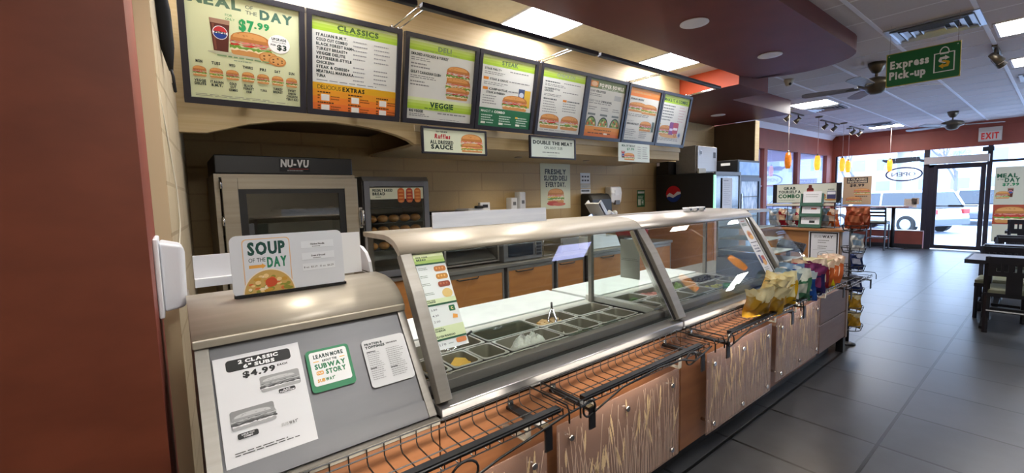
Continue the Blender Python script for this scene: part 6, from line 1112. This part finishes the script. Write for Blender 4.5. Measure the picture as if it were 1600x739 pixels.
# ================================================================ furniture
DKW = mat('espresso_wood', '#15141c', .35); SEATV = mat('sage_vinyl', '#7c8068', .5); TTOP = mat('table_top_laminate', '#6a6468', .3, c2='#5e585c', ns=(3, 20, 3)); TEDGE = mat('table_edge', '#1c1b22', .4)
t = thing('window_bar_table', 'long high bar table along the shop window with two posts', 'table', (14.3, 3.0, 0)); MB(mat('bar_top', '#7a4636', .35)).box((14.10, 2.30, 1.035), (14.52, 3.82, 1.07)).build('table_top', t, .004)
for y in (2.62, 3.55): m = MB(BLACKM); m.cyl((14.32, y, .02), (14.32, y, 1.034), .04, seg=14); m.build('post', t); MB(BLACKM).lathe([(.24, 0), (.24, .012), (.05, .03), (0, .03)], (14.32, y, 0), 20).build('base', t)
def make_chair(seat_h, top_h, label, loc, rz, group, bar=False):
    t = thing('bar_chair' if bar else 'dining_chair', label, 'chair', (0, 0, 0), group); w_ = .20; d = .20
    MB(SEATV).loft([rrect(-d, d, -w_, w_, .04, seat_h-.045), rrect(-d, d, -w_, w_, .04, seat_h-.015), rrect(-d+.02, d-.02, -w_+.02, w_-.02, .04, seat_h)]).build('seat', t); MB(DKW).box((-d, -w_, seat_h-.085), (d, w_, seat_h-.046)).build('seat_rail', t)
    for s in (-1, 1):
        y = s*(w_-.02); MB(DKW).tube([(-d-.05, y, 0), (-d+.02, y, seat_h-.05), (-d-.01, y, seat_h+.15), (-d-.06, y, top_h)], .020, 4).build('rear_leg', t); MB(DKW).tube([(d-.025, y, 0), (d-.03, y, seat_h-.05)], .018, 4).build('front_leg', t); MB(DKW).tube([(-d-.02, y, seat_h*.38), (d-.03, y, seat_h*.38)], .011, 4).build('side_stretcher', t)
    if bar:
        for k in range(3): z = top_h-.04-.085*k; MB(DKW).box((-d-.065+.012*k, -w_+.02, z-.025), (-d-.045+.012*k, w_-.02, z+.025)).build('back_slat', t)
        MB(CHROME).tube([(d-.025, -w_+.02, .30), (d-.025, w_-.02, .30)], .012, 6).build('foot_rail', t); MB(DKW).tube([(-d-.03, -w_+.02, .30), (-d-.03, w_-.02, .30)], .012, 6).build('rear_stretcher', t)
    else:
        m = MB(DKW); zt, zb = top_h, top_h-.20; yy = [-w_+.02, -.10, -.045, 0, .045, .10, w_-.02]
        m.box((-d-.07, -w_-.005, zt-.07), (-d-.045, w_+.005, zt)); m.box((-d-.055, -w_+.02, zb), (-d-.035, w_-.02, zb+.05)); 
        for a, b in ((-w_+.02, -.125), (-.095, -.075), (-.045, -.012), (.012, .045), (.075, .095), (.125, w_-.02)): m.box((-d-.06, a, zb+.0505), (-d-.04, b, zt-.0705))
        m.build('back_panel', t); MB(DKW).box((-d-.04, -.055, seat_h-.04), (-d-.02, .055, zb-.0005)).build('back_splat', t); MB(DKW).tube([(-d-.03, -w_+.02, seat_h*.5), (-d-.03, w_-.02, seat_h*.5)], .011, 4).build('rear_stretcher', t); MB(DKW).box((d-.04, -w_+.04, seat_h*.36), (d-.02, w_-.04, seat_h*.42)).build('front_stretcher', t)
    t.location = loc; t.rotation_euler = (0, 0, rz); return t
make_chair(.72, 1.06, 'black ladder back bar chair at the window bar table', (13.92, 2.83, 0), 0, None, True)
CG = 'dark dining chairs along the right side'
def table(x, y0, y1, label, wd=.66):
    t = thing('dining_table', label, 'table', (x, (y0+y1)/2, 0), 'dining tables along the right side'); MB(TTOP).box((x-wd/2+.02, y0+.02, .705), (x+wd/2-.02, y1-.02, .742)).build('table_top', t); m = MB(TEDGE)
    for a, b in (((x-wd/2, y0), (x+wd/2, y0+.0195)), ((x-wd/2, y1-.0195), (x+wd/2, y1)), ((x-wd/2, y0+.02), (x-wd/2+.0195, y1-.02)), ((x+wd/2-.0195, y0+.02), (x+wd/2, y1-.02))): m.box((*a, .700), (*b, .743))
    m.build('edge_band', t)
    for yy in (y1-.16, y0+.16):
        MB(BLACKM).box((x-.05, yy-.03, .05), (x+.05, yy+.03, .699)).build('leg', t); m = MB(BLACKM); m.prism([(x-.30, yy-.025, 0), (x-.30, yy-.025, .03), (x-.06, yy-.025, .075), (x+.06, yy-.025, .075), (x+.30, yy-.025, .03), (x+.30, yy-.025, 0), (x+.24, yy-.025, 0), (x+.05, yy-.025, .035), (x-.05, yy-.025, .035), (x-.24, yy-.025, 0)], (0, .05, 0)); m.build('foot', t)
    return t
table(7.02, -.62, .62, 'nearest dining table at the right picture edge'); table(8.38, -.62, .615, 'second dining table, behind the nearest chair'); table(9.95, -.62, .60, 'third dining table toward the shop front'); table(11.5, -.62, .58, 'fourth dining table, by the banner')
make_chair(.46, .80, 'nearest dark dining chair with sage seat, backed to the camera', (6.84, .27, 0), radians(4), CG); make_chair(.46, .80, 'dining chair facing back across the nearest table', (7.42, .38, 0), radians(180), CG); make_chair(.46, .80, 'dining chair tucked at the near side of the second table', (8.15, .36, 0), 0, CG); make_chair(.46, .80, 'dining chair tucked at the near side of the third table', (9.72, .36, 0), 0, CG); make_chair(.46, .95, 'taller dining chair in front of the window banner', (11.2, .34, 0), 0, CG)
make_chair(.46, .80, 'dining chair at the far side of the second table', (8.85, .36, 0), radians(180), CG)
